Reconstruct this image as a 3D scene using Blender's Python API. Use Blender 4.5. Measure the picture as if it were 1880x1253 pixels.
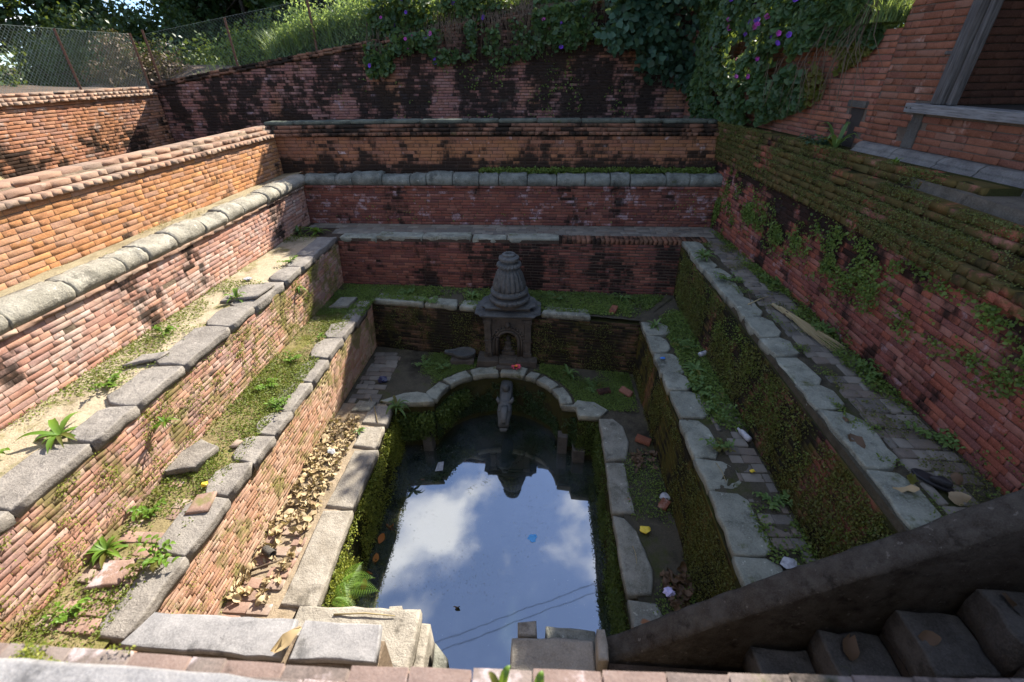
import bpy, bmesh, math, random
import numpy as np
from mathutils import Matrix, Vector

# ------------------------------------------------------------------ clear
for o in list(bpy.data.objects):
    bpy.data.objects.remove(o)
SC = bpy.context.scene
COL = SC.collection
PI = math.pi

# ------------------------------------------------------------------ camera
FPX, PITCH, YAW, ROLL = 822.0, math.radians(31.6), math.radians(-4.1), math.radians(0.7)
cF = np.array([math.sin(YAW)*math.cos(PITCH), math.cos(YAW)*math.cos(PITCH), -math.sin(PITCH)])
cR = np.array([math.cos(YAW), -math.sin(YAW), 0.0])
cD = np.cross(cF, cR)
cR, cD = math.cos(ROLL)*cR+math.sin(ROLL)*cD, -math.sin(ROLL)*cR+math.cos(ROLL)*cD
cam = bpy.data.cameras.new('camera')
cam.sensor_width = 36.0
cam.lens = FPX/1880*36
cam.clip_start = 0.05
cam.clip_end = 3000
camo = bpy.data.objects.new('camera', cam)
COL.objects.link(camo)
camo.matrix_world = Matrix(((cR[0], -cD[0], -cF[0], 0), (cR[1], -cD[1], -cF[1], 0), (cR[2], -cD[2], -cF[2], 0), (0, 0, 0, 1)))
SC.camera = camo
cam.dof.use_dof = True
cam.dof.focus_distance = 6.0
cam.dof.aperture_fstop = 1.6

# ------------------------------------------------------------------ sun and sky
SUN = Vector((0.52, 1.0, 0.89)).normalized()          # towards the sun
el = math.asin(SUN.z)
az = math.atan2(SUN.x, SUN.y)
sun = bpy.data.lights.new('sun', 'SUN')
sun.energy = 5.0
sun.angle = math.radians(0.6)
sun.color = (1.0, 0.93, 0.82)
suno = bpy.data.objects.new('sun', sun)
COL.objects.link(suno)
suno.rotation_euler = (-SUN).to_track_quat('-Z', 'Y').to_euler()
suno.location = (6, 14, 12)

W = bpy.data.worlds.new('World')
SC.world = W
W.use_nodes = True
wn = W.node_tree
wn.nodes.clear()
def nd(nt, typ, ins=None, **props):
    n = nt.nodes.new(typ)
    for k, v in props.items():
        setattr(n, k, v)
    for k, v in (ins or {}).items():
        s = n.inputs[k]
        if isinstance(v, bpy.types.NodeSocket):
            nt.links.new(v, s)
        else:
            s.default_value = v
    return n
sky = nd(wn, 'ShaderNodeTexSky', sky_type='NISHITA', sun_disc=False, sun_elevation=el, sun_rotation=az, altitude=1300, air_density=1.0, dust_density=0.4, ozone_density=1.0)
tc = nd(wn, 'ShaderNodeTexCoord')
sp = nd(wn, 'ShaderNodeSeparateXYZ', {0: tc.outputs['Generated']})
zc = nd(wn, 'ShaderNodeMath', {0: sp.outputs['Z'], 1: 0.22}, operation='ADD')
zc = nd(wn, 'ShaderNodeMath', {0: zc.outputs[0], 1: 0.1}, operation='MAXIMUM')
dx = nd(wn, 'ShaderNodeMath', {0: sp.outputs['X'], 1: zc.outputs[0]}, operation='DIVIDE')
dy = nd(wn, 'ShaderNodeMath', {0: sp.outputs['Y'], 1: zc.outputs[0]}, operation='DIVIDE')
cv = nd(wn, 'ShaderNodeCombineXYZ', {0: dx.outputs[0], 1: dy.outputs[0], 2: 6.2})
cn = nd(wn, 'ShaderNodeTexNoise', {'Vector': cv.outputs[0], 'Scale': 2.6, 'Detail': 6.0, 'Roughness': 0.5, 'Distortion': 0.2})
cm = nd(wn, 'ShaderNodeMapRange', {'Value': cn.outputs[0], 'From Min': 0.53, 'From Max': 0.63, 'To Min': 0.10, 'To Max': 1.0}, interpolation_type='SMOOTHSTEP')
up_ = nd(wn, 'ShaderNodeMapRange', {'Value': sp.outputs['Z'], 'From Min': -0.02, 'From Max': 0.06}, interpolation_type='SMOOTHSTEP')
cmk = nd(wn, 'ShaderNodeMath', {0: cm.outputs[0], 1: up_.outputs[0]}, operation='MULTIPLY')
tint = nd(wn, 'ShaderNodeMix', {}, data_type='RGBA', blend_type='MULTIPLY')
tint.inputs[0].default_value = 1.0
wn.links.new(sky.outputs[0], tint.inputs[6])
tint.inputs[7].default_value = (.74, .97, 1.30, 1)
mx = nd(wn, 'ShaderNodeMix', {}, data_type='RGBA')
for k in mx.inputs:
    if k.type == 'RGBA' and k.name == 'A': wn.links.new(tint.outputs[2], k)
    if k.type == 'RGBA' and k.name == 'B': k.default_value = (9.0, 9.3, 9.8, 1)
    if k.name == 'Factor' and k.type == 'VALUE': wn.links.new(cmk.outputs[0], k)
bg = nd(wn, 'ShaderNodeBackground', {'Color': [s for s in mx.outputs if s.type == 'RGBA'][0], 'Strength': 0.075})
wo = nd(wn, 'ShaderNodeOutputWorld', {'Surface': bg.outputs[0]})

SC.view_settings.view_transform = 'Standard'
SC.view_settings.look = 'None'
SC.view_settings.gamma = 1.0
SC.view_settings.exposure = 1.6
SC.view_settings.use_curve_mapping = False
SC.render.engine = 'CYCLES'
SC.cycles.max_bounces = 5
SC.cycles.transparent_max_bounces = 8
SC.cycles.use_denoising = True

# ------------------------------------------------------------------ helpers
def V3(*a):
    return np.array(a, dtype=float)
def unit(v):
    return v/np.linalg.norm(v)
def project(p):
    d = p @ cF
    if d < 0.05: return None
    return 940+FPX*(p@cR)/d, 626.5+FPX*(p@cD)/d, d
def hash3(ix, iy, iz, seed):
    h = (ix*374761393+iy*668265263+iz*2147483647+seed*974634777) & 0xffffffff
    h = ((h ^ (h >> 13))*1274126177) & 0xffffffff
    return ((h ^ (h >> 16)) & 0xffff)/65535.0
def vnoise(P, scale, seed=0):
    P = np.atleast_2d(P)*scale+100.0
    i = np.floor(P).astype(np.int64); f = P-i
    f = f*f*(3-2*f)
    r = 0
    for a in (0, 1):
        for b in (0, 1):
            for c in (0, 1):
                w = (f[:, 0] if a else 1-f[:, 0])*(f[:, 1] if b else 1-f[:, 1])*(f[:, 2] if c else 1-f[:, 2])
                r = r+w*hash3(i[:, 0]+a, i[:, 1]+b, i[:, 2]+c, seed)
    return r
def fbm(P, scale, seed=0):
    return (vnoise(P, scale, seed)+.5*vnoise(P, scale*2.1, seed+7)+.25*vnoise(P, scale*4.3, seed+13))/1.75

def np_mesh(name, V, F, mat=None, smooth=False):
    """V (n,3) floats, F (m,k) ints"""
    V = np.asarray(V, dtype=np.float32); F = np.asarray(F, dtype=np.int32)
    me = bpy.data.meshes.new(name)
    k = F.shape[1]
    me.vertices.add(len(V)); me.vertices.foreach_set('co', V.ravel())
    me.loops.add(F.size); me.loops.foreach_set('vertex_index', F.ravel())
    me.polygons.add(len(F))
    me.polygons.foreach_set('loop_start', np.arange(0, F.size, k, dtype=np.int32))
    me.polygons.foreach_set('loop_total', np.full(len(F), k, dtype=np.int32))
    if smooth: me.polygons.foreach_set('use_smooth', np.ones(len(F), dtype=bool))
    me.update(calc_edges=True)
    if mat: me.materials.append(mat)
    return me
def py_mesh(name, V, F, mat=None, smooth=False):
    me = bpy.data.meshes.new(name)
    me.from_pydata([tuple(map(float, v)) for v in V], [], [tuple(int(i) for i in f) for f in F])
    me.update()
    if smooth:
        for p in me.polygons: p.use_smooth = True
    if mat: me.materials.append(mat)
    return me
def link(name, me, parent=None, kind=None, label=None, cat=None, group=None):
    o = bpy.data.objects.new(name, me)
    COL.objects.link(o)
    if parent is not None:
        o.parent = parent
        if parent.type == 'EMPTY' and 'origin' in parent:
            pass
        o.matrix_parent_inverse = INV.get(parent.name, Matrix())
    if kind: o['kind'] = kind
    if label: o['label'] = label
    if cat:
        o['category'] = cat
        if not kind: o['kind'] = 'thing'
    if group: o['group'] = group
    return o
INV = {}
def thing(name, label, cat, loc=(0, 0, 0), group=None, kind=None):
    o = bpy.data.objects.new(name, None)
    o.empty_display_size = .1
    COL.objects.link(o)
    o.location = loc
    INV[o.name] = Matrix.Translation(-Vector(loc))
    if kind: o['kind'] = kind
    else:
        o['kind'] = 'thing'; o['label'] = label; o['category'] = cat
    if group: o['group'] = group
    return o

class MB:
    """collects polygons in world space"""
    def __init__(s): s.v = []; s.f = []
    def add(s, V, F):
        n = len(s.v)
        s.v += [tuple(map(float, v)) for v in V]; s.f += [tuple(int(i)+n for i in f) for f in F]
        return s
    def box(s, x0, x1, y0, y1, z0, z1, jit=0, rng=None):
        V = [(x, y, z) for z in (z0, z1) for y in (y0, y1) for x in (x0, x1)]
        if jit: V = [tuple(c+rng.uniform(-jit, jit) for c in v) for v in V]
        return s.add(V, [(0, 2, 3, 1), (4, 5, 7, 6), (0, 1, 5, 4), (2, 6, 7, 3), (0, 4, 6, 2), (1, 3, 7, 5)])
    def tube(s, pts, rad, seg=6, cap=True):
        pts = [np.array(p, float) for p in pts]
        if not hasattr(rad, '__len__'): rad = [rad]*len(pts)
        V = []
        ref = V3(0, 0, 1)
        for i, p in enumerate(pts):
            t = unit(pts[min(i+1, len(pts)-1)]-pts[max(i-1, 0)])
            r = ref if abs(t@ref) < .9 else V3(1, 0, 0)
            a = unit(np.cross(t, r)); b = np.cross(t, a)
            for k in range(seg):
                an = 2*PI*k/seg
                V.append(p+rad[i]*(math.cos(an)*a+math.sin(an)*b))
        F = []
        for i in range(len(pts)-1):
            for k in range(seg):
                F.append((i*seg+k, i*seg+(k+1) % seg, (i+1)*seg+(k+1) % seg, (i+1)*seg+k))
        if cap:
            F.append(tuple(range(seg))[::-1]); F.append(tuple((len(pts)-1)*seg+k for k in range(seg)))
        return s.add(V, F)
    def lathe(s, prof, c, seg=32, flute=None):
        V = []
        for j, (r, z) in enumerate(prof):
            for k in range(seg):
                a = 2*PI*k/seg
                rr = r*(flute(j, a, r, z) if flute else 1)
                V.append((c[0]+rr*math.cos(a), c[1]+rr*math.sin(a), c[2]+z))
        F = [(j*seg+k, j*seg+(k+1) % seg, (j+1)*seg+(k+1) % seg, (j+1)*seg+k) for j in range(len(prof)-1) for k in range(seg)]
        F.append(tuple(range(seg))[::-1]); F.append(tuple((len(prof)-1)*seg+k for k in range(seg)))
        return s.add(V, F)
    def prism(s, poly, z0, z1):
        n = len(poly)
        V = [(x, y, z0) for x, y in poly]+[(x, y, z1) for x, y in poly]
        F = [tuple(range(n))[::-1], tuple(range(n, 2*n))]+[(i, (i+1) % n, n+(i+1) % n, n+i) for i in range(n)]
        return s.add(V, F)
    def mesh(s, name, mat, smooth=False): return py_mesh(name, s.v, s.f, mat, smooth)
    def build(s, name, mat, parent=None, smooth=False, bevel=0, **kw):
        me = s.mesh(name, mat, smooth)
        o = link(name, me, parent, **kw)
        if bevel:
            m = o.modifiers.new('bevel', 'BEVEL'); m.width = bevel; m.segments = 2; m.limit_method = 'ANGLE'; m.angle_limit = .6
        return o
def fix_normals(me):
    bm = bmesh.new(); bm.from_mesh(me); bmesh.ops.recalc_face_normals(bm, faces=bm.faces); bm.to_mesh(me); bm.free()

# ------------------------------------------------------------------ materials
def newmat(name):
    m = bpy.data.materials.new(name); m.use_nodes = True
    m.node_tree.nodes.clear()
    return m, m.node_tree
def c4(c): return (c[0], c[1], c[2], 1)
def mixc(nt, fac, a, b, bt='MIX'):
    n = nt.nodes.new('ShaderNodeMix'); n.data_type = 'RGBA'; n.blend_type = bt
    for idx, v in ((0, fac), (6, a), (7, b)):
        s = n.inputs[idx]
        if isinstance(v, bpy.types.NodeSocket): nt.links.new(v, s)
        else: s.default_value = v if idx == 0 else c4(v)
    return n.outputs[2]
def ramp(nt, fac, stops, interp='LINEAR'):
    n = nt.nodes.new('ShaderNodeValToRGB'); r = n.color_ramp; r.interpolation = interp
    nt.links.new(fac, n.inputs[0])
    while len(r.elements) < len(stops): r.elements.new(.5)
    for e, (p, c) in zip(r.elements, stops):
        e.position = p; e.color = c4(c)
    return n.outputs[0]
def noise(nt, vec, scale, detail=4, rough=.55, stretch=None, off=0.0):
    if stretch or off:
        mp = nd(nt, 'ShaderNodeMapping', {'Vector': vec, 'Scale': stretch or (1, 1, 1), 'Location': (off, off*.7, off*1.3)})
        vec = mp.outputs[0]
    return nd(nt, 'ShaderNodeTexNoise', {'Vector': vec, 'Scale': scale, 'Detail': detail, 'Roughness': rough}).outputs[0]
def thr(nt, v, lo, hi, a=0.0, b=1.0):
    return nd(nt, 'ShaderNodeMapRange', {'Value': v, 'From Min': lo, 'From Max': hi, 'To Min': a, 'To Max': b}, interpolation_type='SMOOTHSTEP').outputs[0]
def mth(nt, op, a, b=0.0):
    return nd(nt, 'ShaderNodeMath', {0: a, 1: b}, operation=op).outputs[0]
def island_random(nt):
    g = nd(nt, 'ShaderNodeNewGeometry'); oi = nd(nt, 'ShaderNodeObjectInfo')
    return mth(nt, 'FRACT', mth(nt, 'ADD', g.outputs['Random Per Island'], mth(nt, 'MULTIPLY', oi.outputs['Random'], 7.31))), g.outputs['Position']
def finish(nt, col, rough=.9, bump=None, bstr=.4, bdist=.01, spec=.3, extra=None):
    b = nd(nt, 'ShaderNodeBsdfPrincipled', {'Base Color': col if isinstance(col, bpy.types.NodeSocket) else c4(col), 'Roughness': rough, 'Specular IOR Level': spec})
    if bump is not None:
        bp = nd(nt, 'ShaderNodeBump', {'Height': bump, 'Strength': bstr, 'Distance': bdist})
        nt.links.new(bp.outputs[0], b.inputs['Normal'])
    for k, v in (extra or {}).items(): b.inputs[k].default_value = v
    nd(nt, 'ShaderNodeOutputMaterial', {'Surface': b.outputs[0]})
    return b

ORANGE = [(.38, .175, .08), (.45, .23, .10), (.32, .15, .08), (.40, .23, .15), (.29, .18, .14)]
PINK = [(.43, .26, .20), (.35, .18, .13), (.49, .35, .29), (.31, .21, .185), (.43, .24, .16)]
RED = [(.21, .065, .042), (.27, .092, .058), (.16, .058, .05), (.25, .125, .10), (.12, .056, .054)]
DARKRED = [(.18, .066, .044), (.13, .05, .04), (.23, .10, .07), (.10, .046, .042), (.16, .07, .05)]
PALE = [(.44, .27, .19), (.37, .21, .14), (.50, .34, .25), (.40, .26, .20), (.34, .18, .11)]
def brick_mat(name, pal, white=.0, black=.0, moss=.0, whitecol=(.50, .42, .42), seed=0, zblack=None, orange=0.0, mosscol=(.05, .062, .014), streak=False, dust=0.0, dustcol=(.42, .34, .23)):
    m, nt = newmat(name)
    rnd, pos = island_random(nt)
    col = ramp(nt, rnd, [(i/len(pal), c) for i, c in enumerate(pal)], 'CONSTANT')
    n1 = noise(nt, pos, 9, 4, .6, off=seed)
    col = mixc(nt, thr(nt, n1, .25, .75, .0, .5), col, tuple(.6*x for x in pal[0]))
    fine = noise(nt, pos, 90, 3, .7)
    col = mixc(nt, thr(nt, fine, .3, .8, 0, .5), col, tuple(min(1, 1.5*x+.02) for x in pal[1]))
    if orange:
        no = noise(nt, pos, .9, 3, .6, off=seed+3)
        col = mixc(nt, thr(nt, no, .62-orange*.3, .72-orange*.3, 0, .6), col, (.28, .13, .06))
    if dust:
        ndu = noise(nt, pos, 1.7, 6, .7, off=seed+31)
        col = mixc(nt, thr(nt, ndu, .70-dust*.4, .95-dust*.4, 0, .7), col, dustcol)
    if white:
        nw = noise(nt, pos, 4.5, 7, .68, off=seed+5)
        nw = mth(nt, 'ADD', nw, mth(nt, 'MULTIPLY', mth(nt, 'SUBTRACT', mth(nt, 'FRACT', mth(nt, 'MULTIPLY', rnd, 13.7)), .5), .14))
        col = mixc(nt, thr(nt, nw, .72-white*.3, .84-white*.3, 0, .75), col, whitecol)
    if moss:
        nm = noise(nt, pos, 2.4, 7, .7, off=seed+9, stretch=(1, 1, .55) if streak else None)
        col = mixc(nt, thr(nt, nm, .75-moss*.42, .86-moss*.42, 0, .85), col, mosscol)
    if black:
        nb = noise(nt, pos, 1.6, 8, .68, off=seed+13, stretch=(1, 1, .45))
        nb = mth(nt, 'ADD', nb, mth(nt, 'MULTIPLY', mth(nt, 'SUBTRACT', mth(nt, 'FRACT', mth(nt, 'MULTIPLY', rnd, 5.3)), .5), .13))
        if zblack:
            sx = nd(nt, 'ShaderNodeSeparateXYZ', {0: pos})
            nb = mth(nt, 'ADD', nb, thr(nt, sx.outputs[2], zblack[0], zblack[1], zblack[2], 0.0))
        col = mixc(nt, thr(nt, nb, .72-black*.36, .85-black*.36, 0, .92), col, (.015, .014, .012))
    bump = mth(nt, 'ADD', mth(nt, 'MULTIPLY', fine, .5), noise(nt, pos, 28, 4, .6))
    finish(nt, col, .95, bump, .7, .006, .03)
    return m
def stone_mat(name, base, dark, moss=.0, lich=.3, seed=0, mosscol=(.06, .075, .02), scale=1.0, spec=.08, rough=.9, stain=None, bd=.022):
    m, nt = newmat(name)
    rnd, pos = island_random(nt)
    n1 = noise(nt, pos, 5*scale, 6, .65, off=seed)
    col = mixc(nt, thr(nt, n1, .3, .7), dark, base)
    col = mixc(nt, mth(nt, 'MULTIPLY', rnd, .4), col, tuple(x*.55 for x in base))
    fine = noise(nt, pos, 70*scale, 4, .7)
    col = mixc(nt, thr(nt, fine, .35, .75, 0, .35), col, tuple(min(.85, x*1.5) for x in base))
    nl = noise(nt, pos, 14*scale, 5, .6, off=seed+4)
    col = mixc(nt, thr(nt, nl, .78-lich*.3, .84-lich*.3, 0, .6), col, tuple(min(.8, x*1.7+.03) for x in base))
    nk = noise(nt, pos, 3.2*scale, 6, .7, off=seed+8)
    col = mixc(nt, thr(nt, nk, .56, .68, 0, .6), col, tuple(.3*x for x in dark))
    if moss:
        nm = noise(nt, pos, 2.8, 6, .7, off=seed+2)
        col = mixc(nt, thr(nt, nm, .72-moss*.4, .84-moss*.4, 0, .9), col, mosscol)
    if stain:
        ns = noise(nt, pos, 3.5, 3, .6, off=seed+20)
        col = mixc(nt, thr(nt, ns, .66, .72, 0, .8), col, stain)
    bump = mth(nt, 'ADD', mth(nt, 'MULTIPLY', fine, .5), noise(nt, pos, 16*scale, 5, .65))
    finish(nt, col, rough, bump, .8, bd, spec)
    return m
def soil_mat(name, a, b, c, seed=0, moss=.0, mosscol=(.07, .085, .02)):
    m, nt = newmat(name)
    g = nd(nt, 'ShaderNodeNewGeometry'); pos = g.outputs['Position']
    n1 = noise(nt, pos, 2.3, 6, .65, off=seed)
    col = ramp(nt, n1, [(.3, a), (.5, b), (.68, c)])
    fine = noise(nt, pos, 60, 5, .75)
    col = mixc(nt, thr(nt, fine, .35, .7, 0, .45), col, tuple(.45*x for x in a))
    if moss:
        nm = noise(nt, pos, 1.9, 6, .7, off=seed+2)
        col = mixc(nt, thr(nt, nm, .70-moss*.4, .85-moss*.4, 0, .85), col, mosscol)
    bump = mth(nt, 'ADD', fine, noise(nt, pos, 18, 4, .6))
    finish(nt, col, .97, bump, .8, .015, .02)
    return m
def leaf_mat(name, cols, trans=.35, rough=.55):
    m, nt = newmat(name)
    rnd, pos = island_random(nt)
    col = ramp(nt, rnd, [(i/max(1, len(cols)-1), c) for i, c in enumerate(cols)])
    n1 = noise(nt, pos, 1.6, 3, .6)
    col = mixc(nt, thr(nt, n1, .3, .7, 0, .5), col, tuple(.6*x for x in cols[0]))
    d = nd(nt, 'ShaderNodeBsdfPrincipled', {'Base Color': col, 'Roughness': rough, 'Specular IOR Level': .3})
    t = nd(nt, 'ShaderNodeBsdfTranslucent', {'Color': mixc(nt, .5, col, (.30, .36, .03), 'MIX')})
    s = nd(nt, 'ShaderNodeMixShader', {0: trans, 1: d.outputs[0], 2: t.outputs[0]})
    nd(nt, 'ShaderNodeOutputMaterial', {'Surface': s.outputs[0]})
    return m
def plain_mat(name, col, rough=.6, metal=0, spec=.4, var=.3, scale=20):
    m, nt = newmat(name)
    rnd, pos = island_random(nt)
    n = noise(nt, pos, scale, 4, .6)
    cc = mixc(nt, thr(nt, n, .3, .7, 0, var*2), col, tuple(.45*x for x in col))
    finish(nt, cc, rough, n, .2, .003, spec, {'Metallic': metal})
    return m

M = {}
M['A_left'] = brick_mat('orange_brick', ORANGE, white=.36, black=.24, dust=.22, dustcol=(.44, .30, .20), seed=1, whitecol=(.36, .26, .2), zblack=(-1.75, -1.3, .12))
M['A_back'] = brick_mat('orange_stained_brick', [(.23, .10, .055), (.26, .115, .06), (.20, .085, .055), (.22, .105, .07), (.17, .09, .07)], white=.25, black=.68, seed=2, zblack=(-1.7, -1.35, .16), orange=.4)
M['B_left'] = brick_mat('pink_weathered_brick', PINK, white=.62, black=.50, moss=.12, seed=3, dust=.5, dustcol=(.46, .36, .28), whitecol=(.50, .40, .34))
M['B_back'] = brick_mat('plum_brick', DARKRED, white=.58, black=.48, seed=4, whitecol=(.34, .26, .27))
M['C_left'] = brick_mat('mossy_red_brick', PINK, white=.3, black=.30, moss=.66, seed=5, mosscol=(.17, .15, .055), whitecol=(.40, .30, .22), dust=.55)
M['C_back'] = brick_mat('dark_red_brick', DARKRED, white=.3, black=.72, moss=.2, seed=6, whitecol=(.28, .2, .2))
M['C_right'] = brick_mat('slimy_green_brick', DARKRED, black=.74, moss=.85, seed=7, mosscol=(.046, .052, .012), streak=True)
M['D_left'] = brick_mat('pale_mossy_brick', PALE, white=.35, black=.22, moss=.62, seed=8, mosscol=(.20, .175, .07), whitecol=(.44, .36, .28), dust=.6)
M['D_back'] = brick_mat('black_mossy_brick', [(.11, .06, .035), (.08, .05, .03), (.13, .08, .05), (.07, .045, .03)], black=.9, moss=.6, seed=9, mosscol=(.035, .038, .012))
M['D_right'] = brick_mat('streaked_mossy_brick', [(.15, .075, .03), (.11, .06, .03), (.17, .09, .04)], black=.66, moss=.95, seed=10, mosscol=(.048, .05, .012), streak=True)
M['R'] = brick_mat('crimson_brick', RED, white=.50, black=.66, moss=.34, zblack=(-1.5, -2.25, .13), seed=11, whitecol=(.32, .22, .22))
M['R_cope'] = brick_mat('moss_covered_coping_brick', RED, black=.42, moss=.9, seed=12, mosscol=(.058, .060, .018))
M['rear'] = brick_mat('black_stained_brick', [(.22, .10, .08), (.25, .12, .09), (.19, .095, .09), (.24, .14, .125)], white=.5, black=.88, moss=.25, seed=13, whitecol=(.33, .24, .25), orange=.3)
M['outerL'] = brick_mat('dusty_orange_brick', [(.34, .16, .085), (.30, .14, .085), (.37, .20, .12), (.28, .17, .13)], white=.5, black=.42, seed=14, dust=.3, dustcol=(.36, .27, .21), whitecol=(.38, .30, .25), zblack=(-1.4, -.7, .14), orange=.3)
M['build'] = brick_mat('house_brick', [(.165, .064, .04), (.20, .084, .052), (.13, .056, .042), (.185, .10, .072), (.145, .058, .034)], white=.40, black=.42, seed=15, whitecol=(.34, .24, .2))
M['build2'] = brick_mat('sooty_house_brick', [(.22, .085, .055), (.25, .10, .06), (.18, .075, .06), (.24, .12, .09)], white=.35, black=.20, seed=16, whitecol=(.30, .23, .22), zblack=(-.95, -.3, .1))
M['build_in'] = brick_mat('shade_toned_inner_brick', [(.075, .034, .022), (.09, .042, .028), (.06, .03, .022)], black=.4, seed=24)  # darker house brick; the room's shade is put into its colour
M['copeL'] = brick_mat('dusty_coping_brick', [(.30, .19, .13), (.25, .16, .115), (.34, .25, .185), (.21, .165, .13)], white=.35, black=.42, seed=17, whitecol=(.40, .33, .26))
M['copeB'] = brick_mat('blackened_coping_brick', [(.17, .08, .05), (.12, .07, .045), (.20, .10, .065)], black=.8, moss=.3, seed=18, mosscol=(.08, .085, .03))
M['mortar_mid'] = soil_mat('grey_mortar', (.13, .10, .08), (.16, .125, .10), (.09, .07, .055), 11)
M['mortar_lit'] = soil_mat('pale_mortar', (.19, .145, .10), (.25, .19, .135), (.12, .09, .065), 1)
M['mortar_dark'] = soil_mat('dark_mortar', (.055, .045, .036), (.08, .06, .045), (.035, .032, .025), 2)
M['mortar_moss'] = soil_mat('mossy_mortar', (.045, .042, .022), (.05, .05, .018), (.03, .028, .02), 3, moss=.5, mosscol=(.045, .05, .014))
M['stone_round'] = stone_mat('weathered_round_stone', (.34, .315, .255), (.17, .155, .12), moss=.22, mosscol=(.26, .21, .11), lich=.5, seed=1)
M['stone_round_b'] = stone_mat('mossy_round_stone', (.19, .20, .175), (.055, .06, .052), moss=.2, lich=.45, seed=2)
M['stone_dark'] = stone_mat('blackened_coping_stone', (.115, .125, .10), (.04, .043, .036), moss=.3, lich=.4, seed=21)
M['stone_flat'] = stone_mat('grey_slab_stone', (.27, .245, .215), (.14, .125, .11), moss=.08, lich=.35, seed=3)
M['stone_wet'] = stone_mat('damp_slab_stone', (.285, .295, .24), (.12, .125, .10), moss=.36, lich=.45, seed=4, spec=.14, rough=.8, mosscol=(.07, .08, .018))
M['stone_curb'] = stone_mat('pale_curb_stone', (.31, .28, .235), (.19, .165, .13), moss=.05, lich=.3, seed=5)
M['stone_curb_r'] = stone_mat('stained_curb_stone', (.27, .265, .22), (.11, .11, .085), moss=.25, lich=.5, seed=6, stain=(.30, .12, .05))
M['stone_block'] = stone_mat('light_block_stone', (.33, .30, .25), (.21, .185, .15), moss=.08, lich=.3, seed=7)
M['slate'] = stone_mat('grey_slate', (.26, .25, .245), (.17, .165, .165), lich=.25, seed=8, moss=.08, bd=.007)
M['carved'] = stone_mat('carved_dark_stone', (.11, .115, .11), (.04, .043, .042), moss=.22, lich=.35, seed=9, spec=.3, rough=.65, mosscol=(.05, .055, .022))
M['carved_d'] = stone_mat('carved_brown_stone', (.10, .088, .072), (.04, .036, .031), moss=.18, lich=.25, seed=10, mosscol=(.045, .045, .018))
M['cement'] = stone_mat('blackened_cement', (.088, .078, .064), (.036, .028, .021), moss=0, lich=.48, seed=11, scale=1.6)
M['stair'] = stone_mat('stair_stone', (.12, .112, .10), (.045, .041, .036), moss=.12, lich=.25, seed=12)
M['plinth'] = stone_mat('plinth_stone', (.19, .178, .165), (.085, .078, .075), lich=.3, seed=13)
M['soilA'] = soil_mat('dusty_earth', (.30, .25, .16), (.36, .31, .20), (.22, .18, .11), 4, moss=.15, mosscol=(.14, .13, .04))
M['soilB'] = soil_mat('sandy_earth', (.34, .28, .19), (.44, .37, .26), (.22, .175, .11), 5, moss=.42, mosscol=(.15, .14, .05))
M['soilC'] = soil_mat('mossy_earth', (.20, .16, .085), (.26, .21, .11), (.13, .10, .06), 6, moss=.52, mosscol=(.13, .13, .03))
M['soilD'] = soil_mat('brown_earth', (.27, .21, .14), (.34, .27, .19), (.18, .14, .09), 7, moss=.2)
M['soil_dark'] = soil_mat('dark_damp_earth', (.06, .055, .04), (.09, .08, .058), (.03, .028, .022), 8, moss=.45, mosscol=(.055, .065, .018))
M['pave'] = brick_mat('grey_paving_brick', [(.17, .155, .13), (.12, .11, .095), (.22, .20, .165), (.15, .12, .095)], white=.2, black=.2, moss=.25, seed=20, whitecol=(.24, .22, .19), mosscol=(.06, .065, .022))
M['pave_warm'] = brick_mat('worn_paving_brick', [(.30, .19, .145), (.24, .16, .125), (.30, .24, .19), (.20, .14, .11)], white=.45, black=.25, moss=.4, seed=21, dust=.4, mosscol=(.16, .15, .06))
M['near'] = brick_mat('dusty_near_brick', [(.19, .135, .115), (.15, .115, .10), (.21, .175, .155), (.12, .10, .09)], white=.5, black=.5, moss=.3, seed=23, dust=.45, dustcol=(.30, .26, .22))
M['ground'] = soil_mat('earth', (.22, .17, .11), (.26, .21, .13), (.15, .12, .08), 9, moss=.3)
M['bank'] = soil_mat('bank_earth', (.105, .082, .066), (.14, .108, .085), (.07, .056, .046), 10)
M['terrace'] = stone_mat('paving_dust', (.15, .13, .105), (.075, .065, .052), lich=.2, seed=14)
M['wood'] = None
def wood_mat():
    m, nt = newmat('weathered_timber')
    g = nd(nt, 'ShaderNodeTexCoord')
    pos = nd(nt, 'ShaderNodeNewGeometry').outputs['Position']
    n1 = noise(nt, g.outputs['Object'], 9, 6, .6, stretch=(6, 6, .5))
    n2 = noise(nt, pos, 3, 4)
    col = ramp(nt, n1, [(.3, (.035, .032, .03)), (.55, (.09, .085, .082)), (.75, (.14, .133, .13))])
    col = mixc(nt, thr(nt, n2, .4, .7, 0, .5), col, (.07, .06, .055))
    finish(nt, col, .85, n1, .6, .01, .2)
    return m
M['wood'] = wood_mat()
def wood_h():
    m, nt = newmat('weathered_sill_timber')
    pos = nd(nt, 'ShaderNodeNewGeometry').outputs['Position']
    n1 = noise(nt, pos, 9, 6, .6, stretch=(4, .6, 8))
    col = ramp(nt, n1, [(.3, (.09, .087, .085)), (.55, (.17, .168, .168)), (.75, (.24, .238, .24))])
    finish(nt, col, .85, n1, .5, .01, .2)
    return m
M['wood_h'] = wood_h()
M['dark'] = plain_mat('near_black_fill', (.035, .028, .024), .95, var=.2)  # near-black fill, also stands in for shade in niche and peg holes
M['rust'] = plain_mat('rusty_iron', (.13, .055, .03), .85, var=.4, scale=40)
M['wire'] = plain_mat('galvanised_wire', (.13, .16, .145), .75, metal=.0, var=.2)
M['cable'] = plain_mat('black_cable', (.02, .02, .02), .6)
G1 = [(.035, .07, .012), (.06, .11, .018), (.09, .15, .022), (.05, .09, .02)]
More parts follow.
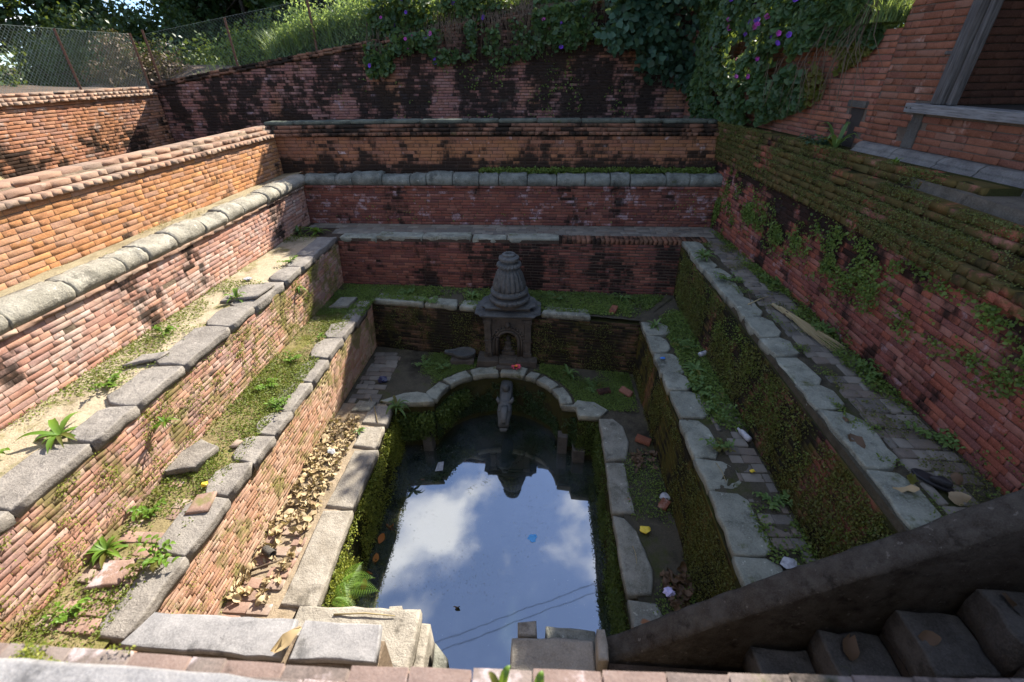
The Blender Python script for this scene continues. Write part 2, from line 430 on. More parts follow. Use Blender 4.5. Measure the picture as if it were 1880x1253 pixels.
M['leaf_small'] = leaf_mat('small_green_leaf', [(.075, .125, .025), (.13, .20, .04), (.18, .25, .055)])
M['leaf_lit'] = leaf_mat('yellow_green_leaf', [(.12, .16, .02), (.17, .21, .035), (.10, .13, .025)])
M['leaf_dot'] = leaf_mat('lime_leaf', [(.22, .27, .03), (.30, .33, .05), (.17, .21, .03)], .35)
M['leaf_fern'] = leaf_mat('fern_leaf', [(.035, .065, .014), (.07, .115, .022), (.11, .16, .03), (.05, .07, .02)])
M['leaf_moss'] = leaf_mat('moss_leaf', [(.085, .095, .02), (.125, .135, .03), (.05, .06, .016)], .2)
M['leaf_mosslit'] = leaf_mat('bright_moss_leaf', [(.24, .27, .03), (.32, .32, .05), (.15, .19, .025), (.09, .13, .02)], .35)
M['leaf_dark'] = leaf_mat('dark_green_leaf', [(.018, .042, .014), (.03, .065, .022), (.05, .09, .03)], .25, .45)
M['leaf_vine'] = leaf_mat('vine_leaf', [(.035, .08, .032), (.055, .11, .04), (.09, .14, .045), (.04, .085, .045)], .35, .4)
M['leaf_yel'] = leaf_mat('yellowing_leaf', [(.14, .13, .025), (.09, .11, .02), (.16, .12, .04)], .35)
M['leaf_shrub'] = leaf_mat('blue_green_leaf', [(.035, .085, .055), (.055, .12, .075), (.025, .06, .035)], .3, .45)
M['leaf_weed'] = leaf_mat('weed_leaf', [(.10, .20, .02), (.15, .26, .03), (.09, .17, .03)], .35, .45)
M['leaf_shade'] = leaf_mat('shade_weed_leaf', [(.10, .18, .05), (.15, .24, .065), (.08, .14, .04)], .3, .45)
M['grass'] = leaf_mat('grass_blade', [(.09, .16, .05), (.14, .22, .08), (.18, .24, .10), (.07, .13, .05)], .35)
M['dry'] = leaf_mat('dry_straw', [(.42, .33, .17), (.34, .26, .13), (.48, .40, .23)], .2, .8)
M['dryleaf'] = leaf_mat('dry_leaf', [(.44, .33, .18), (.36, .26, .14), (.54, .43, .27), (.24, .16, .09)], .15, .8)
M['dryleaf_d'] = leaf_mat('brown_wet_leaf', [(.11, .065, .035), (.08, .05, .03), (.15, .09, .05)], .1, .6)
M['redleaf'] = leaf_mat('orange_leaf', [(.45, .12, .02), (.38, .16, .03)], .2)
M['twig'] = plain_mat('twig', (.10, .07, .045), .9)
M['bark'] = plain_mat('bark', (.07, .055, .04), .95, var=.4)
M['purple'] = leaf_mat('purple_petal', [(.16, .05, .50), (.22, .06, .55), (.12, .05, .45)], .3)
M['magenta'] = leaf_mat('magenta_petal', [(.45, .05, .42), (.55, .12, .42)], .3)
M['plastic_b'] = plain_mat('blue_plastic', (.05, .20, .60), .35, var=.2)
M['plastic_navy'] = plain_mat('navy_plastic', (.012, .016, .06), .3, spec=.6, var=.2)
M['plastic_w'] = plain_mat('white_plastic', (.42, .43, .45), .45, var=.4)
M['plastic_y'] = plain_mat('yellow_plastic', (.70, .52, .05), .5, var=.1)
M['plastic_cyan'] = plain_mat('cyan_plastic', (.10, .42, .85), .4, var=.15)
M['pinkflower'] = plain_mat('pink_petal', (.75, .10, .16), .6, var=.3, scale=60)
M['orangeflower'] = plain_mat('orange_petal', (.80, .25, .03), .6, var=.2, scale=60)
M['violet_paper'] = plain_mat('violet_paper', (.55, .50, .75), .6, var=.2, scale=60)
M['leather'] = plain_mat('black_rubber', (.02, .02, .022), .5, var=.2)

# ------------------------------------------------------------------ brick builder
def brick_variant(seed):
    rng = random.Random(seed)
    b = .12
    ring = []
    for (x, z) in [(-.5, -.5), (0, -.5), (.5, -.5), (.5, .5), (0, .5), (-.5, .5)]:
        ring.append([x, z])
    V = []
    for x, z in ring: V.append((x, 1.0, z))                            # back
    r1 = [(x*(1-rng.uniform(0, .008)), .02+rng.uniform(-.01, .02), z*(1-rng.uniform(0, .03))) for x, z in ring]
    V += r1
    r2 = [((abs(x)-.006*(1 if x else 0)-rng.uniform(0, .010))*(1 if x > 0 else -1 if x < 0 else 0), rng.uniform(0, .015), (abs(z)-.02-rng.uniform(0, .025))*(1 if z > 0 else -1)) for x, z in ring]
    V += r2
    V.append((rng.uniform(-.1, .1), rng.uniform(-.02, .03), rng.uniform(-.1, .1)))
    F = []
    for a in (0, 6):
        for i in range(6):
            j = (i+1) % 6
            F += [(a+i, a+j, a+6+j), (a+i, a+6+j, a+6+i)]
    for i in range(6): F.append((12+i, 12+(i+1) % 6, 18))
    return np.array(V), np.array(F)
NV = 8
BV = [brick_variant(100+i) for i in range(NV)]
BMESH = {}
def brick_mesh(mat, i):
    k = (mat.name, i)
    if k not in BMESH: BMESH[k] = np_mesh('brick', BV[i][0], BV[i][1], mat)
    return BMESH[k]
def poly_eval(path, s):
    """point and tangent on polyline at arclength s"""
    for i in range(len(path)-1):
        d = path[i+1]-path[i]; L = np.linalg.norm(d)
        if s <= L or i == len(path)-2:
            return path[i]+d*(s/L), d/L
        s -= L
def poly_len(path): return sum(np.linalg.norm(path[i+1]-path[i]) for i in range(len(path)-1))
def course(out, path, h, depth, face, rng, L=.215, gap=.007, up=None, prot=.004, header=.25, miss=0.0, tilt=.012, hj=.05, trim=None):
    path = [np.array(p, float) for p in path]
    tot = poly_len(path); s = -rng.uniform(0, L)
    while s < tot:
        l = (L*.49 if rng.random() < header else L)*rng.uniform(.9, 1.1)
        a, b = max(s, 0), min(s+l, tot)
        s += l+gap
        if b-a < .03: continue
        if rng.random() < miss: continue
        p, t = poly_eval(path, (a+b)/2)
        u = up if up is not None else V3(0, 0, 1)
        n = np.cross(t, u); n = unit(n)
        if n @ face < 0: n = -n
        if trim is not None and trim(p): continue
        t2 = unit(t+n*rng.uniform(-tilt, tilt)+u*rng.uniform(-tilt, tilt)*.6)
        out.append((p+n*rng.uniform(-prot, prot), t2, n, u, b-a, h*rng.uniform(1-hj, 1), depth, rng.randrange(NV), rng.random() < .5))
def brick_matrix(bk):
    p, t, n, u, l, h, d, vi, flip = bk
    if flip: t = -t
    return np.array([[t[0]*l, -n[0]*d, u[0]*h, p[0]], [t[1]*l, -n[1]*d, u[1]*h, p[1]], [t[2]*l, -n[2]*d, u[2]*h, p[2]], [0, 0, 0, 1]])
def commit(parent, bricks, mat, name='brick', cap=300, stuffname=None, drop=True):
    sc = []
    keep = []
    for bk in bricks:
        pr = project(bk[0])
        inside = pr is not None and -120 < pr[0] < 2000 and -120 < pr[1] < 1370
        if not inside:
            if drop and (pr is None or not (-700 < pr[0] < 2600 and -700 < pr[1] < 1900)): continue
            sc.append(0)
        else:
            v = unit(-bk[0]); face = max(abs(v@bk[2]), abs(v@bk[3])*.5)
            if v @ bk[2] < 0: face = abs(v@bk[3])*.3
            sc.append(bk[4]*bk[5]*face/pr[2]**2)
        keep.append(bk)
    order = np.argsort(-np.array(sc)) if sc else []
    inv = INV.get(parent.name, Matrix())
    rest = []
    for r, i in enumerate(order):
        bk = keep[i]
        if r < cap and sc[i] > 0:
            o = bpy.data.objects.new(name, brick_mesh(mat, bk[7]))
            COL.objects.link(o); o.parent = parent; o.matrix_parent_inverse = inv
            o.matrix_basis = Matrix(brick_matrix(bk).tolist())
        else: rest.append(bk)
    if rest:
        Vs, Fs = [], []; off = 0
        for bk in rest:
            m = brick_matrix(bk); v, f = BV[bk[7]]
            Vs.append(v@m[:3, :3].T+m[:3, 3]); Fs.append(f+off); off += len(v)
        link(stuffname or 'distant_bricks', np_mesh('bricks', np.vstack(Vs), np.vstack(Fs), mat), parent, kind='stuff')
def wall_core(parent, bot, top, face, mat, thick=.24, inset=.0035, name='mortar_bed', ext=0):
    """solid backing between two polylines"""
    bot = [np.array(p, float) for p in bot]; top = [np.array(p, float) for p in top]
    if name == 'mortar_bed': bot = [b-(t-b)*(.14/max(.2, np.linalg.norm(t-b))) for b, t in zip(bot, top)]
    f = unit(np.array(face, float))
    if ext:
        for pl in (bot, top):
            pl[0] = pl[0]-unit(pl[1]-pl[0])*ext; pl[-1] = pl[-1]+unit(pl[-1]-pl[-2])*ext
    # resample so that twisted faces follow the brick courses
    B2, T2 = [bot[0]], [top[0]]
    for i in range(len(bot)-1):
        k = max(1, int(np.linalg.norm(bot[i+1]-bot[i])/.45))
        for j in range(1, k+1):
            B2.append(bot[i]+(bot[i+1]-bot[i])*j/k); T2.append(top[i]+(top[i+1]-top[i])*j/k)
    V, F = [], []; K = 5; n = len(B2); m = K+3
    for a, b in zip(B2, T2):
        V += [a+(b-a)*k/K-f*inset for k in range(K+1)]+[b-f*(inset+thick), a-f*(inset+thick)]
    for i in range(n-1):
        for j in range(m): F.append((i*m+j, i*m+(j+1) % m, (i+1)*m+(j+1) % m, (i+1)*m+j))
    F.append(tuple(range(m))); F.append(tuple((n-1)*m+j for j in range(m)))
    me = py_mesh(name, V, F, mat); fix_normals(me)
    return link(name, me, parent)
def brick_wall(name, label, bot, top, face, mat, mortar, seed, bh=.058, L=.215, thick=.24, cap=300, depth=.07, miss=.0, prot=.002, header=.3, loc=None, cat='wall', trim=None, parent=None, tilt=.006, core=True, bname='brick', inset=.005):
    bot = [np.array(p, float) for p in bot]; top = [np.array(p, float) for p in top]
    face = np.array(face, float)
    t = parent or thing(name, label, cat, tuple(loc if loc is not None else bot[0]))
    if core: wall_core(t, bot, top, face, mortar, thick, ext=.2, inset=inset)
    hgt = np.mean([np.linalg.norm(b-a) for a, b in zip(bot, top)])
    n = max(1, round(hgt/bh)); rng = random.Random(seed); out = []
    h = hgt/n
    for k in range(n):
        tt = (k+.5)/n
        path = [a+(b-a)*tt for a, b in zip(bot, top)]
        course(out, path, h-.005, depth, face, rng, L=L, prot=prot, header=header, miss=miss, trim=trim, tilt=tilt)
    commit(t, out, mat, bname, cap)
    return t

# ------------------------------------------------------------------ stones
def stone_poly(name, outline, ztop, thick, mat, parent, seed, rnd=.02, rough=.008, smooth=True, tilt=0.0):
    """irregular slab: outline in XY (list), rounded arris, uneven top"""
    rng = random.Random(seed)
    P = [np.array(p, float) for p in outline]
    # subdivide and jitter
    Q = []
    n = len(P)
    for i in range(n):
        a, b = P[i], P[(i+1) % n]
        L = np.linalg.norm(b-a); k = max(1, int(L/.11))
        for j in range(k):
            q = a+(b-a)*j/k
            Q.append(q+np.array([rng.uniform(-rough, rough), rng.uniform(-rough, rough)]))
    Q = np.array(Q); c = Q.mean(0); m = len(Q)
    area = sum(Q[i][0]*Q[(i+1) % m][1]-Q[(i+1) % m][0]*Q[i][1] for i in range(m))
    if area < 0: Q = Q[::-1]
    def ring(ins, z, jz):
        R = []
        for q in Q:
            d = c-q; l = np.linalg.norm(d)
            w = q+d/l*min(ins, .45*l)
            R.append((w[0], w[1], z+rng.uniform(-jz, jz)+tilt*(w[0]-c[0])))
        return R
    rings = [ring(.01, ztop-thick, .004), ring(-.004, ztop-thick*.5, .006), ring(0.0, ztop-rnd*1.6, .004), ring(0.0, ztop-rnd, .003), ring(rnd, ztop-.001, .003), ring(rnd*1.7, ztop, .003), ring(.09, ztop+rng.uniform(-.004, .006), .006)]
    V = [p for r in rings for p in r]; V.append((c[0], c[1], ztop+rng.uniform(-.006, .008)))
    F = []
    for a in range(len(rings)-1):
        for i in range(m):
            j = (i+1) % m
            F.append((a*m+i, a*m+j, (a+1)*m+j, (a+1)*m+i))
    a = len(rings)-1
    for i in range(m): F.append((a*m+i, a*m+(i+1) % m, len(V)-1))
    F.append(tuple(range(m))[::-1])
    me = py_mesh(name, V, F, mat, smooth)
    return link(name, me, parent)
def edge_stones(parent, p0, p1, inward, ztop, thick, wid, lens, mat, seed, name='coping_stone', over=.0, round_back=.1, rough=.014, zj=.016, gap=.012):
    """row of slabs along an edge; `inward` points away from the drop"""
    rng = random.Random(seed)
    p0 = np.array(p0, float); p1 = np.array(p1, float); t = unit(p1-p0); tot = np.linalg.norm(p1-p0)
    q = np.array(inward, float); s = 0; k = 0
    while s < tot-.1:
        l = lens[k] if k < len(lens) and isinstance(lens, list) else rng.uniform(*lens) if isinstance(lens, tuple) else rng.uniform(.35, .6)
        k += 1
        e = min(s+l, tot)
        if tot-e < .15: e = tot
        w = wid*rng.uniform(.82, 1.15); o = over+rng.uniform(-.012, .012)
        a = p0+t*(s+gap/2)-q*o; b = p0+t*(e-gap/2)-q*o
        rb = round_back*rng.uniform(.3, 1.2)
        out = [a, b, b+q*w*.75-t*rb*.1, b+q*w-t*rb, a+q*w*rng.uniform(.93, 1.05)+t*rb, a+q*w*.75+t*rb*.1]
        stone_poly(name, out, ztop+rng.uniform(-zj, zj), thick*rng.uniform(.85, 1.15), mat, parent, rng.randrange(10**6), rnd=.012, rough=rough, tilt=rng.uniform(-.02, .02))
        s = e
def round_stones(parent, p0, p1, side, zbase, w, h, lens, mat, seed):
    """bullnose coping stones, one mesh each; side points out over the drop"""
    rng = random.Random(seed)
    p0 = np.array(p0, float); p1 = np.array(p1, float); t = unit(p1-p0); tot = np.linalg.norm(p1-p0)
    q = np.array(side, float); s = 0
    while s < tot-.05:
        l = rng.uniform(*lens); e = min(s+l, tot)
        if tot-e < .22: e = tot
        hh = h*rng.uniform(.84, 1.08); ww = w*rng.uniform(.92, 1.08); zo = rng.uniform(-.004, .004)
        prof = []
        for k in range(9):
            a = -0.25+k/8*(PI*.5+.25)
            prof.append((math.cos(a)*ww*.5, math.sin(a)*hh*.55+hh*.45))
        prof = [(ww*.42, 0)]+prof+[(-ww*.3, hh), (-ww*.5, hh*.93), (-ww*.5, 0)]
        L = e-s-.014; xs = [q_*min(1, L/.42) for q_ in (0, .015, .045, .12)]
        ss = xs+[L*.35, L*.65]+[L-x for x in xs[::-1]]
        sh = [.95, .985, .995, 1.0, 1.0, 1.0, 1.0, .995, .985, .95]
        V = []
        for x, sc in zip(ss, sh):
            j = rng.uniform(-.006, .006)
            for (pu, pz) in prof:
                c = p0+t*(s+.007+x)+q*(pu*sc+j)
                V.append((c[0], c[1], zbase+zo+pz*sc+(rng.uniform(-.011, .011) if pz > .02 else 0)+(j if pz > 0 else 0)))
        m = len(prof); F = []
        for a in range(len(ss)-1):
            for i in range(m): F.append((a*m+i, a*m+(i+1) % m, (a+1)*m+(i+1) % m, (a+1)*m+i))
        F.append(tuple(range(m))[::-1]); F.append(tuple((len(ss)-1)*m+i for i in range(m)))
        me = py_mesh('coping_stone', V, F, mat, True); fix_normals(me)
        link('coping_stone', me, parent)
        s = e

# ------------------------------------------------------------------ foliage scatter
def leaf_cloud(name, P, N, size, mat, parent=None, seed=0, spread=.8, aspect=.55, fold=.25, broad=False, droop=0.0, **kw):
    rs = np.random.RandomState(seed)
    n = len(P)
    if n == 0: return None
    N = N+rs.normal(0, spread, (n, 3)); N /= np.linalg.norm(N, axis=1)[:, None]
    A = rs.normal(0, 1, (n, 3)); A[:, 2] -= droop
    U = A-(A*N).sum(1)[:, None]*N; U /= np.linalg.norm(U, axis=1)[:, None]
    W_ = np.cross(N, U)
    s = (size if hasattr(size, '__len__') else np.full(n, size))[:, None]*rs.uniform(.6, 1.3, (n, 1))
    if broad:
        K = [(0, 0, 0), (.18, .5, 1), (.6, .42, 1), (1, 0, -.3), (.6, -.42, 1), (.18, -.5, 1)]
        F0 = np.array([(0, 1, 2), (0, 2, 3), (0, 3, 4), (0, 4, 5)])
    else:
        K = [(0, 0, 0), (.45, .5, 1), (1, 0, -.2), (.45, -.5, 1)]
        F0 = np.array([(0, 1, 2), (0, 2, 3)])
    Vs = [P+s*(a*U+b*2*aspect*.5*W_*(1.6 if broad else 1.3)+c*fold*.35*N) for a, b, c in K]
    V = np.stack(Vs, 1).reshape(-1, 3)
    F = (F0[None]+(np.arange(n)*len(K))[:, None, None]).reshape(-1, 3)
    return link(name, np_mesh(name, V, F, mat), parent, **kw)
def blades(name, P, h, mat, parent=None, seed=0, lean=.35, w=.006, seg=3, dirn=None, **kw):
    rs = np.random.RandomState(seed); n = len(P)
    a = rs.uniform(0, 2*PI, n); D = np.stack([np.cos(a), np.sin(a), np.zeros(n)], 1)
    if dirn is not None: D = D*.6+np.array(dirn)
    S = np.stack([-np.sin(a), np.cos(a), np.zeros(n)], 1)
    hh = (h if hasattr(h, '__len__') else np.full(n, h))*rs.uniform(.55, 1.2, n); ln = lean*rs.uniform(.2, 1.5, n)
    V = []
    for k in range(seg):
        t = k/seg
        c = P+np.array([0, 0, 1])*(hh*t*(1-.25*t*ln))[:, None]+D*(hh*ln*t*t)[:, None]
        ww = w*(1-.6*t)
        V += [c-S*ww, c+S*ww]
    V.append(P+np.array([0, 0, 1])*(hh*(1-.3*ln))[:, None]+D*(hh*ln)[:, None])
    m = len(V); V = np.stack(V, 1).reshape(-1, 3)
    F0 = []
    for k in range(seg-1): F0 += [(2*k, 2*k+1, 2*k+3), (2*k, 2*k+3, 2*k+2)]
    F0.append((2*seg-2, 2*seg-1, 2*seg))
    F = (np.array(F0)[None]+(np.arange(n)*m)[:, None, None]).reshape(-1, 3)
    return link(name, np_mesh(name, V, F, mat), parent, **kw)
def scatter_quad(c00, c10, c11, c01, n, seed):
    rs = np.random.RandomState(seed)
    u = rs.rand(n, 1); v = rs.rand(n, 1)
    a, b, c, d = [np.array(x, float) for x in (c00, c10, c11, c01)]
    return a*(1-u)*(1-v)+b*u*(1-v)+c*u*v+d*(1-u)*v
def clump(P, scale, lo, seed, soft=.12):
    rs = np.random.RandomState(seed+5)
    w = np.clip((fbm(P, scale, seed)-lo)/soft, 0, 1)
    return rs.rand(len(P)) < w
def patch(name, c00, c10, c11, c01, mat, nx, ny, amp, seed, kind='structure', scale=3.0, parent=None, zf=None):
    """uneven ground sheet over a quad"""
    a, b, c, d = [np.array(x, float) for x in (c00, c10, c11, c01)]
    u, v = np.meshgrid(np.linspace(0, 1, nx), np.linspace(0, 1, ny), indexing='ij')
    u = u.ravel()[:, None]; v = v.ravel()[:, None]
    P = a*(1-u)*(1-v)+b*u*(1-v)+c*u*v+d*(1-u)*v
    P[:, 2] += (fbm(P*np.array([1, 1, 0]), scale, seed)-.5)*2*amp+(vnoise(P*np.array([1, 1, 0]), scale*8, seed+3)-.5)*amp*.5
    if zf is not None: P[:, 2] += zf(P)
    idx = np.arange(nx*ny).reshape(nx, ny)
    F = np.stack([idx[:-1, :-1], idx[1:, :-1], idx[1:, 1:], idx[:-1, 1:]], -1).reshape(-1, 4)
    return link(name, np_mesh(name, P, F, mat, True), parent, kind=kind)

# ================================================================== GROUND
zA, lA, lB, lC, lD, ZW = -.92, -1.78, -2.61, -3.49, -4.41, -5.30
gm = MB()
for x0, x1, y0, y1 in [(-9.2, -5.42, -3, 11.5), (-5.42, 3.26, 9.22, 11.5)]:
    gm.add([(x0, y0, -1.68), (x1, y0, -1.68), (x1, y1, -1.68), (x0, y1, -1.68)], [(0, 1, 2, 3)])
gm.add([(-400, -400, -1.9), (400, -400, -1.9), (400, -3, -1.9), (-400, -3, -1.9)], [(0, 1, 2, 3)])
gm.add([(-8.4, -3, -1.9), (6, -3, -1.9), (6, .55, -1.9), (-8.4, .55, -1.9)], [(0, 1, 2, 3)])
gm.add([(-9.2, -3, -5.9), (7, -3, -5.9), (7, 11.5, -5.9), (-9.2, 11.5, -5.9)], [(0, 1, 2, 3)])  # unseen base sheet, added to block light from below the tank
gm.build('ground', M['ground'], kind='structure')
tb = MB()   # paved strip between the right coping and the house
te = [(3.12, 11.5), (3.16, 9.3), (3.36, 7.5), (3.54, 5.5), (3.52, .2)]
tb.add([(x, y, -.955) for x, y in te]+[(7, .2, -.955), (7, 11.5, -.955)], [tuple(range(7))])
for (xa, ya), (xb, yb0) in zip(te[:-1], te[1:]): tb.add([(xa, ya, -.955), (xb, yb0, -.955), (xb, yb0, -1.2), (xa, ya, -1.2)], [(0, 1, 2, 3)])
tb.build('terrace', M['terrace'], kind='structure')

# ================================================================== TANK WALLS
# ---- tier A
w = brick_wall('brick_wall', 'sunlit orange brick wall under stepped brick coping, topmost tier of the tank', [(-5.13, .6, lA), (-5.12, 8.98, lA)], [(-5.11, .6, -1.11), (-5.11, 8.98, -1.11)], (1, 0, 0), M['A_left'], M['mortar_lit'], 11, bh=.06, L=.225)
out = []; rng = random.Random(5)
course(out, [(-5.06, .6, -1.082), (-5.06, 8.93, -1.082)], .056, .22, V3(1, 0, 0), rng, L=.115, header=0, prot=.006, tilt=.02)
course(out, [(-5.16, .6, -1.02), (-5.16, 9.0, -1.02)], .058, .22, V3(1, 0, 0), rng, L=.23, header=.1, prot=.006, tilt=.015)
course(out, [(-5.265, .6, -.958), (-5.265, 9.08, -.958)], .06, .2, V3(1, 0, 0), rng, L=.25, header=.1, prot=.008, tilt=.02)
course(out, [(-5.46, .6, -.962), (-5.46, 9.2, -.962)], .06, .12, V3(-1, 0, 0), rng, L=.25, header=.1, prot=.012)
commit(w, out, M['copeL'], 'coping_brick', 300)
wall_core(w, [(-5.2, .6, -1.115), (-5.2, 9.1, -1.115)], [(-5.28, .6, -.945), (-5.28, 9.1, -.945)], (1, 0, 0), M['mortar_lit'], .17, name='coping_fill')

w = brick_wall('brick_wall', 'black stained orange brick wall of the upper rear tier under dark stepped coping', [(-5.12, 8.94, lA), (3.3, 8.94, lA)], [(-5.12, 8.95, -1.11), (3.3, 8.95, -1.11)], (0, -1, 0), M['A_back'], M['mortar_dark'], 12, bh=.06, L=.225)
out = []; rng = random.Random(6)
def bow(x): return .03*(1-((x+1)/4.2)**2)
for k, (yy, zz, hh, LL, hd) in enumerate([(8.885, -1.082, .056, .115, 0), (8.95, -1.022, .06, .23, .1), (9.02, -.96, .06, .23, .1)]):
    pth = [(x, yy, zz+bow(x)) for x in np.linspace(-5.1, 3.2, 12)]
    course(out, pth, hh-.004, .2, V3(0, -1, 0), rng, L=LL, header=hd, prot=.006)
commit(w, out, M['copeB'], 'coping_brick', 300)
wall_core(w, [(-5.2, 9.03, -1.105), (3.3, 9.03, -1.105)], [(-5.2, 9.1, -.93), (3.3, 9.1, -.93)], (0, -1, 0), M['mortar_dark'], .2, name='coping_fill')
rng = random.Random(8); x = -5.33
while x < 3.05:
    l = rng.uniform(.45, .95); e = min(x+l, 3.1)
    zc = -.868+bow((x+e)/2)
    stone_poly('coping_stone', [(x+.006, 9.075), (e-.006, 9.075+rng.uniform(-.01, .01)), (e-.006, 9.34), (x+.006, 9.34)], zc, .06, M['stone_dark'], w, rng.randrange(9999), rnd=.015, rough=.004)
    x = e

# ---- tier B
w = brick_wall('brick_wall', 'sunlit pink brick wall capped by a row of pale rounded stones', [(-4.56, .6, lB), (-4.57, 8.5, lB)], [(-4.55, .6, -1.94), (-4.55, 8.5, -1.94)], (1, 0, 0), M['B_left'], M['mortar_lit'], 21, bh=.056, L=.21, miss=.006)
out = []; rng = random.Random(22)
course(out, [(-4.515, .6, -1.914), (-4.515, 8.47, -1.914)], .046, .2, V3(1, 0, 0), rng, L=.23, header=.1, prot=.006, tilt=.02)
commit(w, out, M['copeL'], 'string_brick', 300)
round_stones(w, (-4.655, .6), (-4.63, 8.62), (1, 0), -1.888, .30, .19, (.28, .68), M['stone_round'], 23)
wall_core(w, [(-4.6, .6, -1.94), (-4.6, 8.5, -1.94)], [(-4.6, .6, -1.884), (-4.6, 8.5, -1.884)], (1, 0, 0), M['mortar_lit'], .2, name='coping_fill')

w = brick_wall('brick_wall', 'plum coloured rear brick wall with pale efflorescence under round mossy stones', [(-4.57, 8.47, lB), (3.2, 8.45, lB)], [(-4.56, 8.52, -1.94), (3.2, 8.52, -1.94)], (0, -1, 0), M['B_back'], M['mortar_dark'], 24, bh=.052, L=.21)
out = []; rng = random.Random(25)
course(out, [(-4.52, 8.485, -1.915), (3.2, 8.485, -1.915)], .046, .2, V3(0, -1, 0), rng, L=.23, header=.1, prot=.004)
commit(w, out, M['B_back'], 'string_brick', 300)
wall_core(w, [(-4.6, 8.56, -1.945), (3.2, 8.56, -1.945)], [(-4.6, 8.56, -1.78), (3.2, 8.56, -1.78)], (0, -1, 0), M['mortar_dark'], .2, name='coping_fill')
round_stones(w, (-4.5, 8.62), (3.2, 8.62), (0, -1), -1.888, .30, .20, (.3, .7), M['stone_round_b'], 26)

# ---- right wall, one tall face with four mossy coping steps
rb = [(3.12, 9.0, lB-.02), (3.22, 7.0, lB-.02), (3.33, 5.0, lB-.02), (3.32, 3.5, lB-.02), (3.30, 2.4, lB-.02), (3.30, .7, lB-.02)]
rt = [(3.17, 9.0, -1.47), (3.22, 7.0, -1.47), (3.26, 5.0, -1.48), (3.27, 3.5, -1.48), (3.27, 2.4, -1.49), (3.28, .7, -1.49)]
RW = w = brick_wall('brick_wall', 'tall crimson brick wall with ivy and mossy stepped coping below the brick house', rb, rt, (-1, 0, 0), M['R'], M['mortar_dark'], 31, bh=.062, L=.225, miss=.008, prot=.005, tilt=.012, inset=.009)
out = []; rng = random.Random(32)
tops = [((3.10, 9.05), (3.19, 5.0), (3.2, 2.5), (3.2, .7)), ((3.08, 9.1), (3.25, 5.2), (3.29, 2.5), (3.29, .7)), ((3.06, 9.15), (3.32, 5.4), (3.39, 2.5), (3.39, .7)), ((3.05, 9.2), (3.25, 7.5), (3.46, 5.5), (3.60, 4.0))]
for k, path in enumerate(tops):
    zz = -1.48+k*.148
    for c_ in range(2):
        course(out, [(x+c_*.012, y, zz+.036+c_*.072) for x, y in path], .068, .2, V3(-1, 0, 0), rng, L=.12 if k == 0 else .22, header=.1, prot=.014, tilt=.035)
commit(w, out, M['R_cope'], 'coping_brick', 300)
V, F = [], []
for k, path in enumerate(tops):
    zz = -1.48+k*.148
    b_ = [(x+.02, y, zz-.004) for x, y in path]; t_ = [(x+.03, y, zz+.14) for x, y in path]
    wall_core(w, b_, t_, (-1, 0, 0), M['mortar_moss'], .3, name='coping_fill')

# ---- tier C
w = brick_wall('brick_wall', 'sunlit red brick wall dotted with tiny plants below the sandy ledge', [(-3.71, .6, lC), (-3.73, 7.62, lC)], [(-3.655, .6, lB-.08), (-3.70, 7.66, lB-.08)], (1, 0, 0), M['C_left'], M['mortar_lit'], 41, bh=.054, L=.215)
edge_stones(w, (-3.63, .7), (-3.69, 7.62), (-1, 0), lB+.015, .115, .34, (.42, .82), M['stone_flat'], 42, over=.0)
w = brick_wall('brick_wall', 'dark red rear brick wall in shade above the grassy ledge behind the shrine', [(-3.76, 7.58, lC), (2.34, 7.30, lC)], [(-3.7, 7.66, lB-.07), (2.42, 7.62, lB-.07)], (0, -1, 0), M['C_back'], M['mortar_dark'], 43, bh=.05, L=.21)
edge_stones(w, (-3.66, 7.68), (.3, 7.67), (0, 1), lB+.015, .10, .24, (.5, .95), M['stone_wet'], 44, over=.015, round_back=.03)
out = []; rng = random.Random(45)
course(out, [(.3, 7.64, lB-.035), (2.85, 7.63, lB-.035)], .085, .24, V3(0, -1, 0), rng, L=.075, header=0, prot=.008)
commit(w, out, M['copeB'], 'coping_brick', 60)
w = brick_wall('brick_wall', 'slimy green and rust brick wall below the ledge with the straw broom', [(2.33, 7.3, lC), (2.33, 2.20, lC)], [(2.40, 7.6, lB-.09), (2.43, 2.20, lB-.09)], (-1, 0, 0), M['C_right'], M['mortar_moss'], 46, bh=.054, L=.215)
edge_stones(w, (2.41, 7.62), (2.48, 1.98), (1, 0), lB+.015, .11, .30, (.34, .72), M['stone_wet'], 47, over=.0)

# ---- tier D
w = brick_wall('brick_wall', 'pale sunlit brick wall above the walkway strewn with dry leaves', [(-2.98, .8, lD), (-3.0, 6.84, lD)], [(-2.935, .8, lC-.08), (-2.97, 6.92, lC-.08)], (1, 0, 0), M['D_left'], M['mortar_lit'], 51, bh=.05, L=.205)
edge_stones(w, (-2.915, 1.42), (-2.955, 6.85), (-1, 0), lC+.02, .12, .33, (.38, .66), M['stone_flat'], 52, over=.0, round_back=.14)
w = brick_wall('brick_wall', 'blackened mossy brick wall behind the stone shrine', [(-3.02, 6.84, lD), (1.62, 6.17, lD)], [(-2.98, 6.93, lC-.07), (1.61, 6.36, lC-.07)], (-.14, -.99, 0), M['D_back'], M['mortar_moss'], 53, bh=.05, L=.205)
rng = random.Random(54)
for x0, x1 in [(-2.93, -2.02), (-2.0, -1.42), (-1.38, -1.06), (.03, .82)]:
    y0 = 6.92-(x0+2.96)*.127; y1 = 6.92-(x1+2.96)*.127
    stone_poly('coping_stone', [(x0, y0), (x1, y1), (x1-.02, y1+.26), (x0+.05, y0+.25)], lC+.02, .10, M['stone_wet'], w, rng.randrange(9999))
